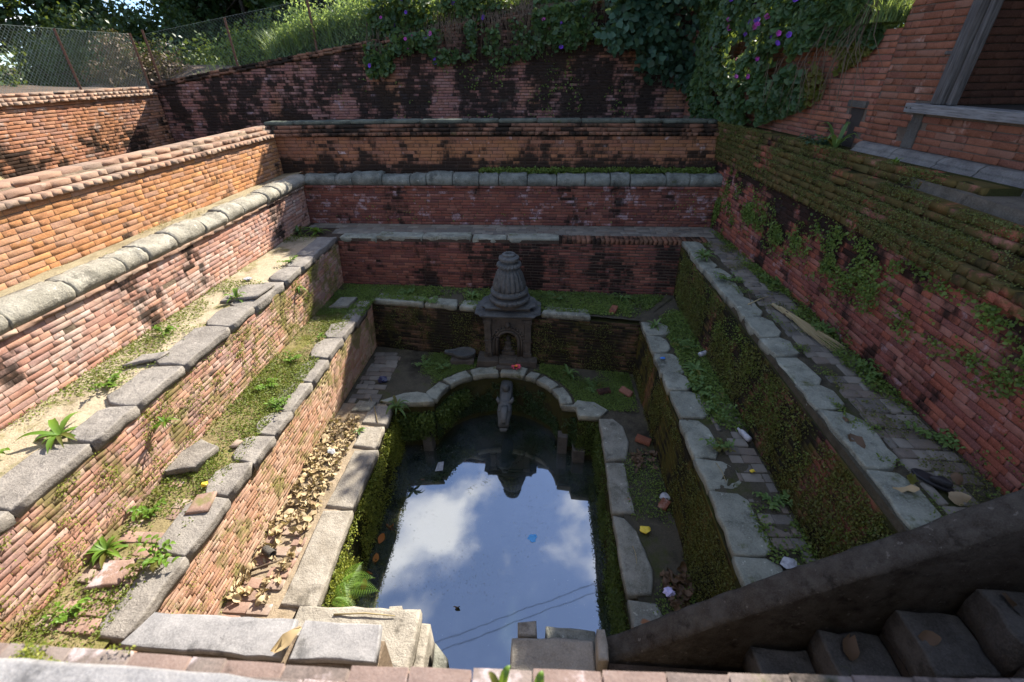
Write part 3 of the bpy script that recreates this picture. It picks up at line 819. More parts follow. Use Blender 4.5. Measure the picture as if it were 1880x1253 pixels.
w = brick_wall('brick_wall', 'brown moss streaked brick wall above the shaded walkway beside the pool', [(1.58, 6.2, lD), (1.58, 2.20, lD)], [(1.61, 6.35, lC-.08), (1.65, 2.20, lC-.08)], (-1, 0, 0), M['D_right'], M['mortar_moss'], 55, bh=.05, L=.205)
edge_stones(w, (1.60, 6.30), (1.66, 1.98), (1, 0), lC+.02, .10, .33, [.42, .45, .5, .38, .5, .62, .42, .66, .5, .5], M['stone_wet'], 56, over=.0, round_back=.16)

# ================================================================== LEDGES
patch('ledge_floor', (-5.16, .6, lA), (-4.7, .6, lA+.05), (-4.7, 8.95, lA+.05), (-5.16, 8.95, lA), M['soilA'], 10, 120, .015, 1)
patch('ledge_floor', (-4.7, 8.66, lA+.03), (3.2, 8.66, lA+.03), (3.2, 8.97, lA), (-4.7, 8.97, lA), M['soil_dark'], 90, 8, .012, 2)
patch('ledge_floor', (-4.6, .6, lB), (-3.74, .6, lB-.02), (-3.8, 7.7, lB-.02), (-4.62, 7.7, lB), M['soilB'], 24, 140, .022, 3)
patch('ledge_floor', (-3.80, .8, lC), (-3.03, .8, lC-.01), (-3.07, 6.95, lC-.01), (-3.80, 6.95, lC), M['soilC'], 22, 120, .025, 4)
patch('ledge_floor', (-3.80, 6.95, lC), (-2.9, 6.95, lC), (-2.9, 7.66, lC), (-3.80, 7.66, lC), M['soil_dark'], 20, 16, .025, 5)
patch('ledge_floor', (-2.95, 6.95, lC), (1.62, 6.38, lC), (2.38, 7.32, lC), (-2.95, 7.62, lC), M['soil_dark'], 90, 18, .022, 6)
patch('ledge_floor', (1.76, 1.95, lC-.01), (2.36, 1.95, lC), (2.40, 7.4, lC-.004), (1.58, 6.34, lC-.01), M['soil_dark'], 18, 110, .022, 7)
patch('walkway', (-3.05, .9, lD), (-2.24, .9, lD-.01), (-2.3, 5.25, lD-.01), (-3.05, 5.25, lD), M['soilD'], 24, 90, .018, 8)
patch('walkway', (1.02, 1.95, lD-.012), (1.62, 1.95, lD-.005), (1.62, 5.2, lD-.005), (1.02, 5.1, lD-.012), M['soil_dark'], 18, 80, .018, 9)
# platform behind the arch (a sheet with the arch cut out)
ARC = [(-.61+1.02*math.cos(math.radians(d)), 5.28+.86*math.sin(math.radians(d))) for d in (175, 160, 145, 130, 115, 100, 85, 70, 55, 40, 25, 8)]
pf = MB()
xs = [p[0] for p in ARC]
def backy(x): return 6.86-(x+3.0)*.142
L_ = [(-3.05, 5.2)]+[(-2.2, 5.2), (-1.64, 5.30)]+ARC+[(.42, 5.27), (.57, 5.25), (.60, 5.06), (1.64, 5.04)]
for a, b in zip(L_[:-1], L_[1:]):
    if abs(b[0]-a[0]) < 1e-6: continue
    K = 10
    for j in range(K):
        q = []
        for (x, y0), t in ((a, j/K), (b, j/K), (b, (j+1)/K), (a, (j+1)/K)):
            y1 = backy(x)+.02; y = y0+(y1-y0)*t
            q.append((x, y, lD+.02*(float(fbm(V3(x, y, 0), 3, 4)[0])-.5)))
        pf.add(q, [(0, 1, 2, 3)])
pf.build('platform', M['soil_dark'], kind='structure')

# paved ledge B at the back and right
pv = thing('paved_ledge', '', '', (-.5, 8, lB), kind='structure')
mbp = MB(); mbp.box(-4.62, 3.2, 7.66, 8.52, lB-.1, lB-.02); mbp.build('bedding', M['mortar_dark'], pv)
out = []; rng = random.Random(61)
for k in range(5):
    yy = 7.96+k*.115
    course(out, [(-4.5 if k > 2 else -3.9, yy, lB+rng.uniform(-.004, .004)), (3.15, yy, lB)], .108, .05, V3(0, 0, 1), rng, L=.21, header=.15, up=V3(0, 1, 0), prot=.005, tilt=.02)
commit(pv, out, M['pave'], 'paving_brick', 300)
pv = thing('paved_ledge', '', '', (2.9, 4, lB), kind='structure')
mbp = MB(); mbp.box(2.44, 3.34, 1.97, 7.9, lB-.1, lB-.02); mbp.build('bedding', M['soil_dark'], pv)
out = []; rng = random.Random(62)
y = 7.84; k = 0
while y > 2.1:
    hgt = rng.choice([.11, .115, .12, .2]) if y < 5 else .112
    course(out, [(2.78+rng.uniform(0, .06), y-hgt/2, lB+rng.uniform(-.008, .008)), (3.27, y-hgt/2, lB-.01)], hgt-.012, .05, V3(0, 0, 1), rng, L=.20, header=.35, up=V3(0, 1, 0), prot=.008, tilt=.03, miss=.03)
    y -= hgt
commit(pv, out, M['pave'], 'paving_brick', 300)
# worn paving bricks showing through the earth
for nm, x0, x1, y0, y1, z, mt, sd, miss in [('walkway', -2.98, -2.5, 1.9, 3.1, lD+.012, 'pave_warm', 63, .25), ('platform', -2.95, -2.45, 5.25, 6.6, lD+.016, 'pave', 64, .12), ('ledge', 1.98, 2.3, 2.0, 4.6, lC+.012, 'pave', 65, .25), ('ledge', -3.66, -3.2, 1.5, 2.9, lC+.012, 'pave_warm', 66, .35)]:
    pv = thing('brick_paving', '', '', (x0, y0, z), kind='structure'); out = []; rng = random.Random(sd); y = y0
    while y < y1:
        course(out, [(x0+rng.uniform(0, .05), y, z+rng.uniform(-.008, .006)), (x1, y, z)], .105, .05, V3(0, 0, 1), rng, L=.21, header=.2, up=V3(0, 1, 0), prot=.008, tilt=.05, miss=miss)
        y += .12
    commit(pv, out, M[mt], 'paving_brick', 300)

# ================================================================== POOL
def curb(pts, label, loc):
    return thing('pool_curb', label, 'curb', loc)
pc = thing('pool_curb', 'pale sunlit curb stones edging the pool beside the dry leaves', 'curb', (-2.2, 3.5, lD))
for i, (y0, y1, x0, x1, wd, mt) in enumerate([(5.16, 4.74, -2.2, -2.17, .37, 'stone_curb'), (4.70, 4.27, -2.19, -2.17, .33, 'stone_curb'), (4.25, 3.30, -2.13, -2.13, .33, 'stone_curb'), (3.28, 2.16, -2.12, -2.06, .36, 'stone_curb')]):
    stone_poly('curb_stone', [(x0, y0), (x1, y1), (x1-wd, y1+.02), (x0-wd*.95, y0-.02)], lD+.025, .13, M[mt], pc, 70+i, rnd=.018, rough=.006)
pc = thing('pool_curb', 'damp grey curb stones with orange stains edging the shaded side of the pool', 'curb', (.95, 3.5, lD))
for i, (pts) in enumerate([[(.90, 5.03), (1.10, 5.05), (1.22, 4.9), (1.26, 4.6), (1.17, 4.25), (.90, 4.22)], [(.895, 4.19), (1.14, 4.19), (1.15, 3.42), (.89, 3.42)], [(.885, 3.39), (1.0, 3.36), (1.13, 3.2), (1.22, 2.75), (1.16, 2.5), (.91, 2.48)], [(.92, 2.44), (1.18, 2.42), (1.26, 2.2), (1.2, 1.9), (.93, 1.9)]]):
    stone_poly('curb_stone', pts, lD+.025, .13, M['stone_curb_r'], pc, 76+i, rnd=.02, rough=.008)
pa = thing('arched_curb', 'curved grey stone arch of slabs around the head of the pool above the spout', 'curb', (-.6, 6.1, lD))
ACX, ACY, AA, AB = -.61, 5.28, .955, .79
def ell(deg, k=0.0): return (ACX+(AA+k)*math.cos(math.radians(deg)), ACY+(AB+k)*math.sin(math.radians(deg)))
AS = [[(-2.42, 5.24), (-2.19, 5.19), (-1.95, 5.22), (-1.585, 5.27), (-1.74, 5.46), (-1.9, 5.5), (-2.1, 5.46)]]
rng = random.Random(77)
for a0, a1 in ((176, 148), (147, 121), (120, 93), (92, 67), (66, 54), (53, 31), (30, 3)):
    k = rng.uniform(.17, .23)
    AS.append([ell(a) for a in np.linspace(a0-.4, a1+.4, 5)]+[ell(a, k+rng.uniform(-.02, .02)) for a in np.linspace(a1+1.5, a0-1.5, 4)])
AS.append([(.36, 5.265), (.57, 5.25), (.60, 5.06), (.90, 5.05), (1.05, 5.2), (.86, 5.38), (.60, 5.42), (.53, 5.30)])
for i, p in enumerate(AS):
    stone_poly('curb_stone', p, lD+.04+rng.uniform(-.008, .008), .11, M['stone_wet'], pa, 90+i, rnd=.014, rough=.003)
# pool lining walls
def strip_wall(name, label, path, z0, z1, mat, lean=.0, cat='wall'):
    V, F = [], []; n = len(path)
    rngs = random.Random(len(label)); K = 8
    for i, (x, y) in enumerate(path):
        for k in range(K+1):
            t = k/K
            V.append((x+rngs.uniform(-.015, .015), y+rngs.uniform(-.015, .015), z0+(z1-z0)*t))
    for i in range(n-1):
        for k in range(K): F.append((i*(K+1)+k, (i+1)*(K+1)+k, (i+1)*(K+1)+k+1, i*(K+1)+k+1))
    t = thing(name, label, cat, (path[0][0], path[0][1], z0))
    link('masonry', py_mesh('masonry', V, F, mat), t)
    return t
def dens(path, step=.2):
    o = []
    for a, b in zip(path[:-1], path[1:]):
        a = np.array(a); b = np.array(b); k = max(1, int(np.linalg.norm(b-a)/step))
        o += [tuple(a+(b-a)*j/k) for j in range(k)]
    return o+[path[-1]]
PL = dens([(-2.06, 1.2), (-2.10, 2.2), (-2.16, 3.3), (-2.16, 4.2), (-2.22, 5.22)])
PR = dens([(.60, 5.10), (.93, 5.09), (.92, 4.2), (.91, 3.3), (.93, 1.0)])
PA = dens([(-2.24, 5.22), (-1.62, 5.29)]+[(-.61+.985*math.cos(math.radians(d)), 5.28+.82*math.sin(math.radians(d))) for d in range(175, 0, -12)]+[(.39, 5.29), (.60, 5.27), (.61, 5.09)])
TL = strip_wall('pool_wall', 'bright moss covered pool lining below the sunlit curb stones', PL, -5.75, lD-.08, M['mortar_moss'])
TR = strip_wall('pool_wall', 'dark moss covered pool lining below the shaded curb stones', PR, -5.75, lD-.08, M['mortar_moss'])
TA = strip_wall('pool_wall', 'curved fern covered masonry under the stone arch behind the spout', PA, -5.75, lD-.08, M['mortar_moss'])
for x0, x1, y0, y1, zt in [(-1.82, -1.66, 5.14, 5.34, -4.98), (.33, .48, 5.20, 5.36, -4.95), (.56, .74, 5.02, 5.18, -5.05)]:
    mb = MB(); mb.box(x0, x1, y0, y1, -5.7, zt, .008, random.Random(int(x0*100)))
    side = 'at the fern covered foot of the arch' if x0 < 0 else ('against the inside of the bare arch foot' if x0 < .5 else 'nearest the damp curb below the arch end')
    mb.build('stone_pier', M['stair'], None, bevel=.012, label=f'short stone pier standing in the water {side}', cat='pier')
# water
wm, nt = newmat('still_water')
pos = nd(nt, 'ShaderNodeNewGeometry').outputs['Position']
nf = noise(nt, pos, 1.4, 6, .62, off=2)
sc1 = noise(nt, pos, 26, 3, .6)
film = mth(nt, 'MULTIPLY', thr(nt, nf, .40, .62), .8)
colw = mixc(nt, film, (.012, .020, .014), (.05, .062, .068))
specks = thr(nt, noise(nt, pos, 55, 2, .5), .735, .76)
colw = mixc(nt, mth(nt, 'MULTIPLY', specks, .8), colw, (.22, .22, .19))
bw = nd(nt, 'ShaderNodeBsdfPrincipled', {'Base Color': colw, 'Roughness': .028, 'IOR': 3.6, 'Specular IOR Level': .5})
nd(nt, 'ShaderNodeBump', {})
rp = nd(nt, 'ShaderNodeBump', {'Height': noise(nt, pos, 3.0, 2, .5), 'Strength': .012, 'Distance': .05})
nt.links.new(rp.outputs[0], bw.inputs['Normal'])
nd(nt, 'ShaderNodeOutputMaterial', {'Surface': bw.outputs[0]})
wmb = MB()
wmb.add([(-2.3, .8, ZW), (1.0, .8, ZW), (1.0, 6.2, ZW), (-2.3, 6.2, ZW)], [(0, 1, 2, 3)])
wmb.build('water', wm, kind='structure')

# ================================================================== SHRINE
sh = thing('stone_shrine', 'carved dark stone shrine with bell shaped fluted top and arched niche', 'shrine', (-.53, 6.5, lD))
SX = -.53
mb = MB()
mb.box(SX-.52, SX-.16, 6.26, 6.62, lD, lD+.135); mb.box(SX+.16, SX+.50, 6.27, 6.62, lD, lD+.13)
mb.box(SX-.16, SX+.16, 6.34, 6.62, lD, lD+.13)
mb.build('plinth', M['carved_d'], sh, bevel=.015)
mb = MB(); mb.box(SX-.19, SX+.17, 6.16, 6.255, lD, lD+.07); mb.build('step', M['carved_d'], sh, bevel=.012)
mb = MB(); mb.prism([(SX-.155, 6.262), (SX-.10, 6.235), (SX+.10, 6.235), (SX+.155, 6.262), (SX+.155, 6.335), (SX-.155, 6.335)], lD+.002, lD+.12); mb.build('offering_ledge', M['carved_d'], sh, bevel=.008)
zb, zt = lD+.137, -3.50
for sgn in (-1, 1):
    mb = MB(); xc = SX+sgn*.335
    mb.box(xc-.055, xc+.055, 6.40, 6.62, zb, zt-.05)
    mb.box(xc-.068, xc+.068, 6.385, 6.615, zb+.002, zb+.07)
    mb.box(xc-.064, xc+.064, 6.388, 6.615, zb+.30, zb+.33)
    mb.box(xc-.07, xc+.07, 6.382, 6.615, zt-.12, zt-.052)
    mb.build('pilaster', M['carved_d'], sh, bevel=.006)
# niche front panel with arched opening
mb = MB()
arch = []
for k in range(13):
    a = PI*k/12
    arch.append((SX-.155*math.cos(a), zb+.30+.17*math.sin(a)+(.035 if k == 6 else 0)))
outer = [(SX-.275, zb), (SX-.275, zt-.05), (SX+.275, zt-.05), (SX+.275, zb)]
def niche_strip(y0):
    pts = [(SX-.155, zb)]+arch+[(SX+.155, zb)]
    return pts
pts = niche_strip(0); n = len(pts)
def out_pt(i):
    t = i/(n-1)
    if t < .3: return (SX-.275, zb+(zt-.05-zb)*t/.3)
    if t > .7: return (SX+.275, zt-.05-(zt-.05-zb)*(t-.7)/.3)
    return (SX-.275+.55*(t-.3)/.4, zt-.05)
V = [(x, 6.43, z) for x, z in pts]+[(out_pt(i)[0], 6.43, out_pt(i)[1]) for i in range(n)]+[(x, 6.60, z) for x, z in pts]
F = [(i, i+1, n+i+1, n+i) for i in range(n-1)]+[(i, i+1, 2*n+i+1, 2*n+i) for i in range(n-1)]
mb.add(V, F); mb.build('niche_panel', M['carved_d'], sh)
mb = MB(); mb.box(SX-.29, SX+.29, 6.602, 6.66, zb, zt-.05); mb.build('niche_back', M['carved_d'], sh)
mb = MB()
for rr, rad, yy in ((.185, .026, 6.425), (.235, .018, 6.428)):
    p = [(SX-rr, yy, zb+.02)]+[(SX-rr*math.cos(PI*k/16), yy, zb+.29+rr*1.08*math.sin(PI*k/16)) for k in range(17)]+[(SX+rr, yy, zb+.02)]
    mb.tube(p, rad, 8)
mb.build('arch_moulding', M['carved_d'], sh, smooth=True)
mb = MB(); rng = random.Random(3)
for k in range(15):
    a = PI*k/14
    c = (SX-.262*math.cos(a), 6.42, zb+.30+.27*math.sin(a))
    mb.tube([(c[0], 6.435, c[2]), (c[0]-.02*math.cos(a), 6.405, c[2]+.012)], [.026, .008], 6)
mb.lathe([(.005, -.05), (.04, -.03), (.05, 0), (.035, .04), (.005, .06)], (SX, 6.42, zb+.62), 10)
mb.build('arch_carving', M['carved_d'], sh, smooth=True)
mb = MB()      # small seated figure in the niche
mb.lathe([(.02, 0), (.085, .01), (.09, .04), (.06, .06), (.055, .10), (.062, .14), (.04, .17), (.02, .18), (.035, .20), (.038, .23), (.02, .26), (.005, .28)], (SX-.005, 6.54, zb+.075), 14)
mb.box(SX-.11, SX+.11, 6.46, 6.60, zb+.001, zb+.073)
mb.build('idol', M['carved_d'], sh, smooth=False)
mb = MB(); mb.box(SX-.41, SX+.41, 6.40, 6.72, zt-.048, zt); mb.build('architrave', M['carved_d'], sh, bevel=.008)
def lotus_slab(x0, x1, y0, y1, cut, z0, z1, name):
    p = [(x0+cut, y0), (x0+cut*1.6, y0+.012), (SX, y0-.004), (x1-cut*1.6, y0+.012), (x1-cut, y0), (x1-cut*.75, y0+cut*.6), (x1, y0+cut), (x1+.004, (y0+y1)/2), (x1, y1-cut), (x1-cut, y1), (x0+cut, y1), (x0, y1-cut), (x0-.004, (y0+y1)/2), (x0, y0+cut), (x0+cut*.75, y0+cut*.6)]
    mb = MB(); c = ((x0+x1)/2, (y0+y1)/2)
    n = len(p)
    V = [(c[0]+(x-c[0])*.88, c[1]+(y-c[1])*.88, z0) for x, y in p]+[(x, y, z0+(z1-z0)*.55) for x, y in p]+[(x, y, z0+(z1-z0)*.72) for x, y in p]+[(c[0]+(x-c[0])*.72, c[1]+(y-c[1])*.72, z1) for x, y in p]
    F = [tuple(range(n))[::-1], tuple(range(3*n, 4*n))]
    for a in range(3): F += [(a*n+i, a*n+(i+1) % n, (a+1)*n+(i+1) % n, (a+1)*n+i) for i in range(n)]
    mb.add(V, F); mb.build(name, M['carved'], sh)
lotus_slab(SX-.54, SX+.54, 6.33, 6.98, .10, zt+.001, zt+.065, 'cornice')
mb = MB(); mb.box(SX-.36, SX+.36, 6.50, 6.85, zt+.04, zt+.115); mb.build('recess', M['carved_d'], sh)
lotus_slab(SX-.445, SX+.445, 6.42, 6.92, .09, zt+.105, zt+.165, 'cornice')
mb = MB(); mb.lathe([(.27, .14), (.27, .21)], (SX+.02, 6.66, zt), 32); mb.build('recess', M['carved_d'], sh)
def fl(j, a, r, z):
    if z < .12: return 1+.05*(abs(math.sin(a*12))-.5)
    if .20 < z < .62: return 1+.085*(abs(math.sin(a*9))-.5)
    if .62 <= z < .70: return 1+.12*(abs(math.sin(a*12))-.5)
    return 1
prof = [(.28, 0), (.34, .015), (.368, .04), (.368, .07), (.33, .09), (.255, .10), (.255, .12), (.32, .14), (.345, .165), (.34, .195), (.30, .215), (.28, .225), (.292, .26), (.284, .32), (.268, .38), (.248, .44), (.226, .50), (.195, .55), (.15, .585), (.15, .60), (.20, .615), (.218, .64), (.205, .668), (.15, .68), (.125, .69), (.125, .71), (.165, .72), (.182, .745), (.178, .775), (.15, .79), (.12, .80), (.118, .825), (.10, .835), (.065, .838), (.055, .82), (.05, .79)]
mb = MB(); mb.lathe([(r_*.9, z_*.96) for r_, z_ in prof], (SX+.02, 6.66, zt+.20), 108, fl)
mb.build('fluted_dome', M['carved'], sh, smooth=False)

# water basin (carved spouted basin) beside the shrine
yb = thing('carved_basin', 'round carved stone basin with pointed spout beside the shrine', 'basin', (-1.32, 6.45, lD))
mb = MB(); mb.box(-1.52, -1.12, 6.30, 6.62, lD, lD+.10, .012, random.Random(4)); mb.build('pedestal', M['carved_d'], yb, bevel=.015)
outl = [(.20*math.cos(a), .15*math.sin(a)) for a in np.linspace(-2.6, 2.6, 22)]+[(-.34, .03), (-.34, -.03)]
n = len(outl); V = []
for sc_, z in ((.75, 0), (1.0, .05), (1.0, .085), (.84, .085), (.74, .05)):
    V += [(-1.30+x*sc_, 6.46+y*sc_, lD+.105+z) for x, y in outl]
F = [tuple(range(n))[::-1], tuple(range(4*n, 5*n))]
for a in range(4): F += [(a*n+i, a*n+(i+1) % n, (a+1)*n+(i+1) % n, (a+1)*n+i) for i in range(n)]
MB().add(V, F).build('bowl', M['carved'], yb)

# spout carved as a beast's head
sp_ = thing('water_spout', 'carved stone beast head spout jutting from under the arch', 'spout', (-.53, 6.0, -4.6))
def loft(sections, name, mat, parent, seg=12, sq=.75):
    V, F = [], []
    for (y, z, w_, h_, x) in sections:
        for k in range(seg):
            a = 2*PI*k/seg; ca, sa = math.cos(a), math.sin(a)
            V.append((x+w_*math.copysign(abs(ca)**sq, ca), y, z+h_*math.copysign(abs(sa)**sq, sa)))
    for i in range(len(sections)-1):
        F += [(i*seg+k, i*seg+(k+1) % seg, (i+1)*seg+(k+1) % seg, (i+1)*seg+k) for k in range(seg)]
    F += [tuple(range(seg))[::-1], tuple((len(sections)-1)*seg+k for k in range(seg))]
    return MB().add(V, F).build(name, mat, parent, smooth=True)
loft([(6.12, -4.62, .10, .09, SX), (5.98, -4.63, .11, .10, SX), (5.84, -4.66, .105, .095, SX), (5.70, -4.70, .10, .10, SX), (5.60, -4.72, .115, .105, SX), (5.50, -4.75, .12, .10, SX), (5.42, -4.78, .10, .085, SX), (5.34, -4.81, .09, .07, SX), (5.28, -4.83, .085, .05, SX)], 'body', M['carved'], sp_)
loft([(5.55, -4.665, .06, .03, SX), (5.46, -4.66, .062, .055, SX), (5.38, -4.68, .055, .06, SX), (5.31, -4.72, .05, .05, SX), (5.27, -4.76, .035, .03, SX)], 'snout', M['carved'], sp_)
loft([(5.36, -4.89, .07, .02, SX), (5.28, -4.895, .065, .02, SX), (5.22, -4.89, .05, .015, SX)], 'lower_jaw', M['carved'], sp_)
mb = MB(); mb.lathe([(.01, 0), (.05, .02), (.066, .06), (.06, .11), (.03, .145), (.005, .15)], (SX, 5.86, -4.60), 14); mb.build('crouching_figure', M['carved'], sp_, smooth=True)
for s_ in (-1, 1):
    mb = MB(); mb.tube([(SX+s_*.085, 5.62, -4.65), (SX+s_*.12, 5.66, -4.61), (SX+s_*.125, 5.72, -4.60)], [.035, .03, .008], 8); mb.build('ear', M['carved'], sp_, smooth=True)
    mb = MB(); mb.lathe([(.004, -.022), (.02, -.012), (.024, 0), (.02, .012), (.004, .022)], (SX+s_*.075, 5.47, -4.68), 10); mb.build('eye', M['carved'], sp_, smooth=True)
mb = MB(); mb.tube([(SX-.075, 5.58, -4.645), (SX-.05, 5.62, -4.618), (SX, 5.635, -4.61), (SX+.05, 5.62, -4.618), (SX+.075, 5.58, -4.645)], .012, 6); mb.build('brow', M['carved'], sp_, smooth=True)

# ================================================================== FRONT OF THE POOL, STAIRS
rng = random.Random(9)
fs = thing('slab_topped_wall', 'low wall topped by two long grey slate slabs behind the row of near bricks', 'wall', (-1.9, 1.4, -3.3))
mb = MB(); mb.box(-2.60, -.98, 1.26, 1.44, lD-.9, -3.275); mb.build('masonry', M['mortar_lit'], fs)
stone_poly('coping_slab', [(-2.62, 1.49), (-1.60, 1.505), (-1.60, 1.27), (-2.70, 1.28)], -3.20, .075, M['slate'], fs, 301, rnd=.01, rough=.006)
stone_poly('coping_slab', [(-1.55, 1.505), (-1.02, 1.51), (-.98, 1.29), (-1.55, 1.27)], -3.20, .075, M['slate'], fs, 302, rnd=.01, rough=.006)
out = []; course(out, [(-2.3, 1.10, -3.30), (-.95, 1.10, -3.30)], .11, .08, V3(0, 0, 1), rng, L=.25, header=.2, up=V3(0, 1, 0), tilt=.03); commit(fs, out, M['near'], 'brick', 60)
mb = MB(); mb.box(-2.4, -.93, .9, 1.25, lD-.9, -3.35); mb.build('masonry', M['mortar_lit'], fs)

lb = thing('stone_block', 'big light stone block at the pool corner below the slate slabs', 'block', (-1.5, 1.9, -4.5))
stone_poly('cap_stone', [(-2.08, 2.04), (-1.6, 2.07), (-1.0, 2.08), (-.985, 1.9), (-.97, 1.2), (-2.08, 1.2)], -4.10, .20, M['stone_block'], lb, 303, rnd=.02, rough=.008)
stone_poly('foot_stone', [(-2.06, 2.05), (-.92, 2.06), (-.88, 1.2), (-2.06, 1.2)], -4.303, 1.3, M['stone_block'], lb, 304, rnd=.02, rough=.01)
stone_poly('wedge_stone', [(-.87, 1.98), (-.74, 1.86), (-.72, 1.72), (-.80, 1.55), (-.875, 1.55)], -4.45, .9, M['stone_curb_r'], lb, 305, rnd=.02, rough=.01)
fr = stone_poly('stone_fragment', [(-1.34, 2.19), (-1.22, 2.20), (-1.21, 2.09), (-1.33, 2.09)], -4.30, .9, M['stone_block'], None, 306, rnd=.012)
fr['label'] = 'small square stone poking from the water behind the light block'; fr['category'] = 'stone'; fr['kind'] = 'thing'
rb_ = thing('stone_landing', 'bright chiselled stone landing block at the foot of the staircase', 'block', (.15, 1.8, -4.4))
stone_poly('cap_stone', [(-.17, 1.90), (.2, 1.925), (.52, 1.92), (.50, 1.2), (-.17, 1.2)], -4.10, .18, M['stone_block'], rb_, 307, rnd=.02, rough=.006)
stone_poly('foot_stone', [(-.16, 1.89), (.53, 1.92), (.53, 1.2), (-.16, 1.2)], -4.29, 1.3, M['stone_block'], rb_, 308, rnd=.02, rough=.008)
b1 = stone_poly('stone_fragment', [(-.12, 2.06), (.04, 2.07), (.05, 1.945), (-.12, 1.945)], -4.16, 1.2, M['stone_block'], None, 309, rnd=.015)
b1['label'] = 'small pale stone set behind the bright landing block'; b1['category'] = 'stone'; b1['kind'] = 'thing'
b2 = stone_poly('stone_fragment', [(.12, 2.08), (.56, 2.06), (.56, 1.945), (.12, 1.95)], -4.24, 1.2, M['stone_curb_r'], None, 310, rnd=.02)
b2['label'] = 'long mossy stone between the bright landing block and the water'; b2['category'] = 'stone'; b2['kind'] = 'thing'
b3 = stone_poly('stone_post', [(.525, 1.93), (.60, 1.93), (.60, 1.70), (.525, 1.70)], -3.93, .9, M['stone_block'], None, 311, rnd=.01)
b3['label'] = 'short pale upright stone against the low end of the stair parapet'; b3['category'] = 'stone'; b3['kind'] = 'thing'

# sloping parapet
pp = thing('stair_parapet', 'sloping blackened cement parapet beside the staircase', 'parapet', (.62, 1.9, -4.4))
V, F = [], []; NS = 40; rng = random.Random(12)
prof = [(-.10, -1.2), (-.10, -.045), (-.097, -.03), (-.075, -.006), (-.05, .0), (.05, .003), (.08, -.006), (.099, -.03), (.10, -.05), (.10, -1.6)]
for i in range(NS+1):
    x = .62+(3.3-.62)*i/NS
    zt_ = -4.20+.94*(x-.62)-.035*max(0, x-1.2)**2
    wob = .012*math.sin(x*7)+rng.uniform(-.006, .006)
    for (py, pz) in prof:
        V.append((x, 1.90+py*1.02+rng.uniform(-.006, .006)*(pz > -.5)+.006*math.sin(x*5), zt_+pz+(wob if pz > -.5 else 0)))
m = len(prof)
for i in range(NS): F += [(i*m+k, i*m+(k+1) % m, (i+1)*m+(k+1) % m, (i+1)*m+k) for k in range(m)]
F += [tuple(range(m))[::-1], tuple(NS*m+k for k in range(m))]
me = py_mesh('parapet', V, F, M['cement'], True); fix_normals(me)
link('parapet_wall', me, pp)
# steps
st = thing('staircase', 'dark stone steps rising behind the sloping cement parapet', 'stairs', (1.8, 1.3, -3.9))
nos = [(1.66, -3.73), (2.02, -3.43), (2.41, -3.13), (2.80, -2.83)]
for i, (x, z) in enumerate(nos):
    for (ya, yb_) in ((1.77, 1.40), (1.385, .86)):
        j = rng.uniform(-.03, .03)
        stone_poly('step_stone', [(x+j, ya), (x+.42, ya), (x+.42, yb_), (x+j+rng.uniform(-.02, .02), yb_)], z+rng.uniform(-.01, .01), .29, M['stair'], st, 320+i*2+int(ya < 1.5), rnd=.012, rough=.014)
mb = MB()
for i, (x, z) in enumerate(nos): mb.box(x+.03, x+.40, .87, 1.76, -4.9, z-.25)
mb.box(3.2, 3.27, .87, 1.76, -4.6, -2.55); mb.box(.62, 1.66, .87, 1.76, -4.9, -4.12)
mb.build('core', M['mortar_dark'], st)

# near retaining wall under the camera with its top row of bricks
fw = thing('front_wall', 'row of worn bricks on top of the near wall along the bottom edge', 'wall', (0, .7, -1.8))
mb = MB(); mb.box(-5.2, 3.5, .40, .66, -5.6, -1.82); mb.build('masonry', M['mortar_lit'], fw)
out = []; rng = random.Random(14)
course(out, [(-.62, .645, -1.77), (2.4, .782, -1.77)], .10, .06, V3(0, 0, 1), rng, L=.215, header=.05, up=V3(0, 1, 0), prot=.006, tilt=.03)
course(out, [(-3.4, .655, -1.80), (-.64, .65, -1.80)], .10, .06, V3(0, 0, 1), rng, L=.23, header=.2, up=V3(0, 1, 0), prot=.006, tilt=.03)
course(out, [(-3.4, .54, -1.79), (2.4, .675, -1.785)], .11, .06, V3(0, 0, 1), rng, L=.225, header=.1, up=V3(0, 1, 0), prot=.006, tilt=.03)
commit(fw, out, M['near'], 'brick', 80)
ns = stone_poly('stone_slab', [(-2.6, .60), (-1.2, .605), (-.62, .59), (-.5, .2), (-2.6, .2)], -1.64, .12, M['slate'], None, 340, rnd=.012, rough=.004)
ns['label'] = 'large pale grey slab lying nearest the viewer on the near wall'; ns['category'] = 'slab'; ns['kind'] = 'thing'

# ================================================================== OUTER WALLS
def rtop(x): return -.35+.142*(x+9.15) if x < 1.1 else 1.10+.07*(x-1.1)
xs = np.linspace(-9.15, 4.6, 15)
rt_ = [(x, 11.46, rtop(x)) for x in xs]
rwall = thing('boundary_wall', 'long black stained brick wall rising behind the tank below the vegetation', 'wall', (-2, 11.4, -1.1))
wall_core(rwall, [(x, 11.4, -1.6) for x in xs], [(x, 11.44, rtop(x)-.02) for x in xs], (0, -1, 0), M['mortar_dark'], .3)
out = []; rng = random.Random(71); z = -1.5; bh = .058
while z < 1.3:
    # the courses run level and die out against the rising top
    xs0 = -9.15 if z < -.37 else max(-9.15, -9.15+(z+.05+.35)/.142 if z < 1.07 else 4.4)
    if xs0 < 4.3: course(out, [(xs0, 11.4, z+.025), (4.5, 11.4, z+.025)], .049, .07, V3(0, -1, 0), rng, L=.215, prot=.008, miss=.01)
    z += bh
commit(rwall, out, M['rear'], 'brick', 300)
out = []
course(out, [(x, 11.36, rtop(x)+.005) for x in xs], .055, .25, V3(0, -1, 0), rng, L=.215, prot=.015, tilt=.04)
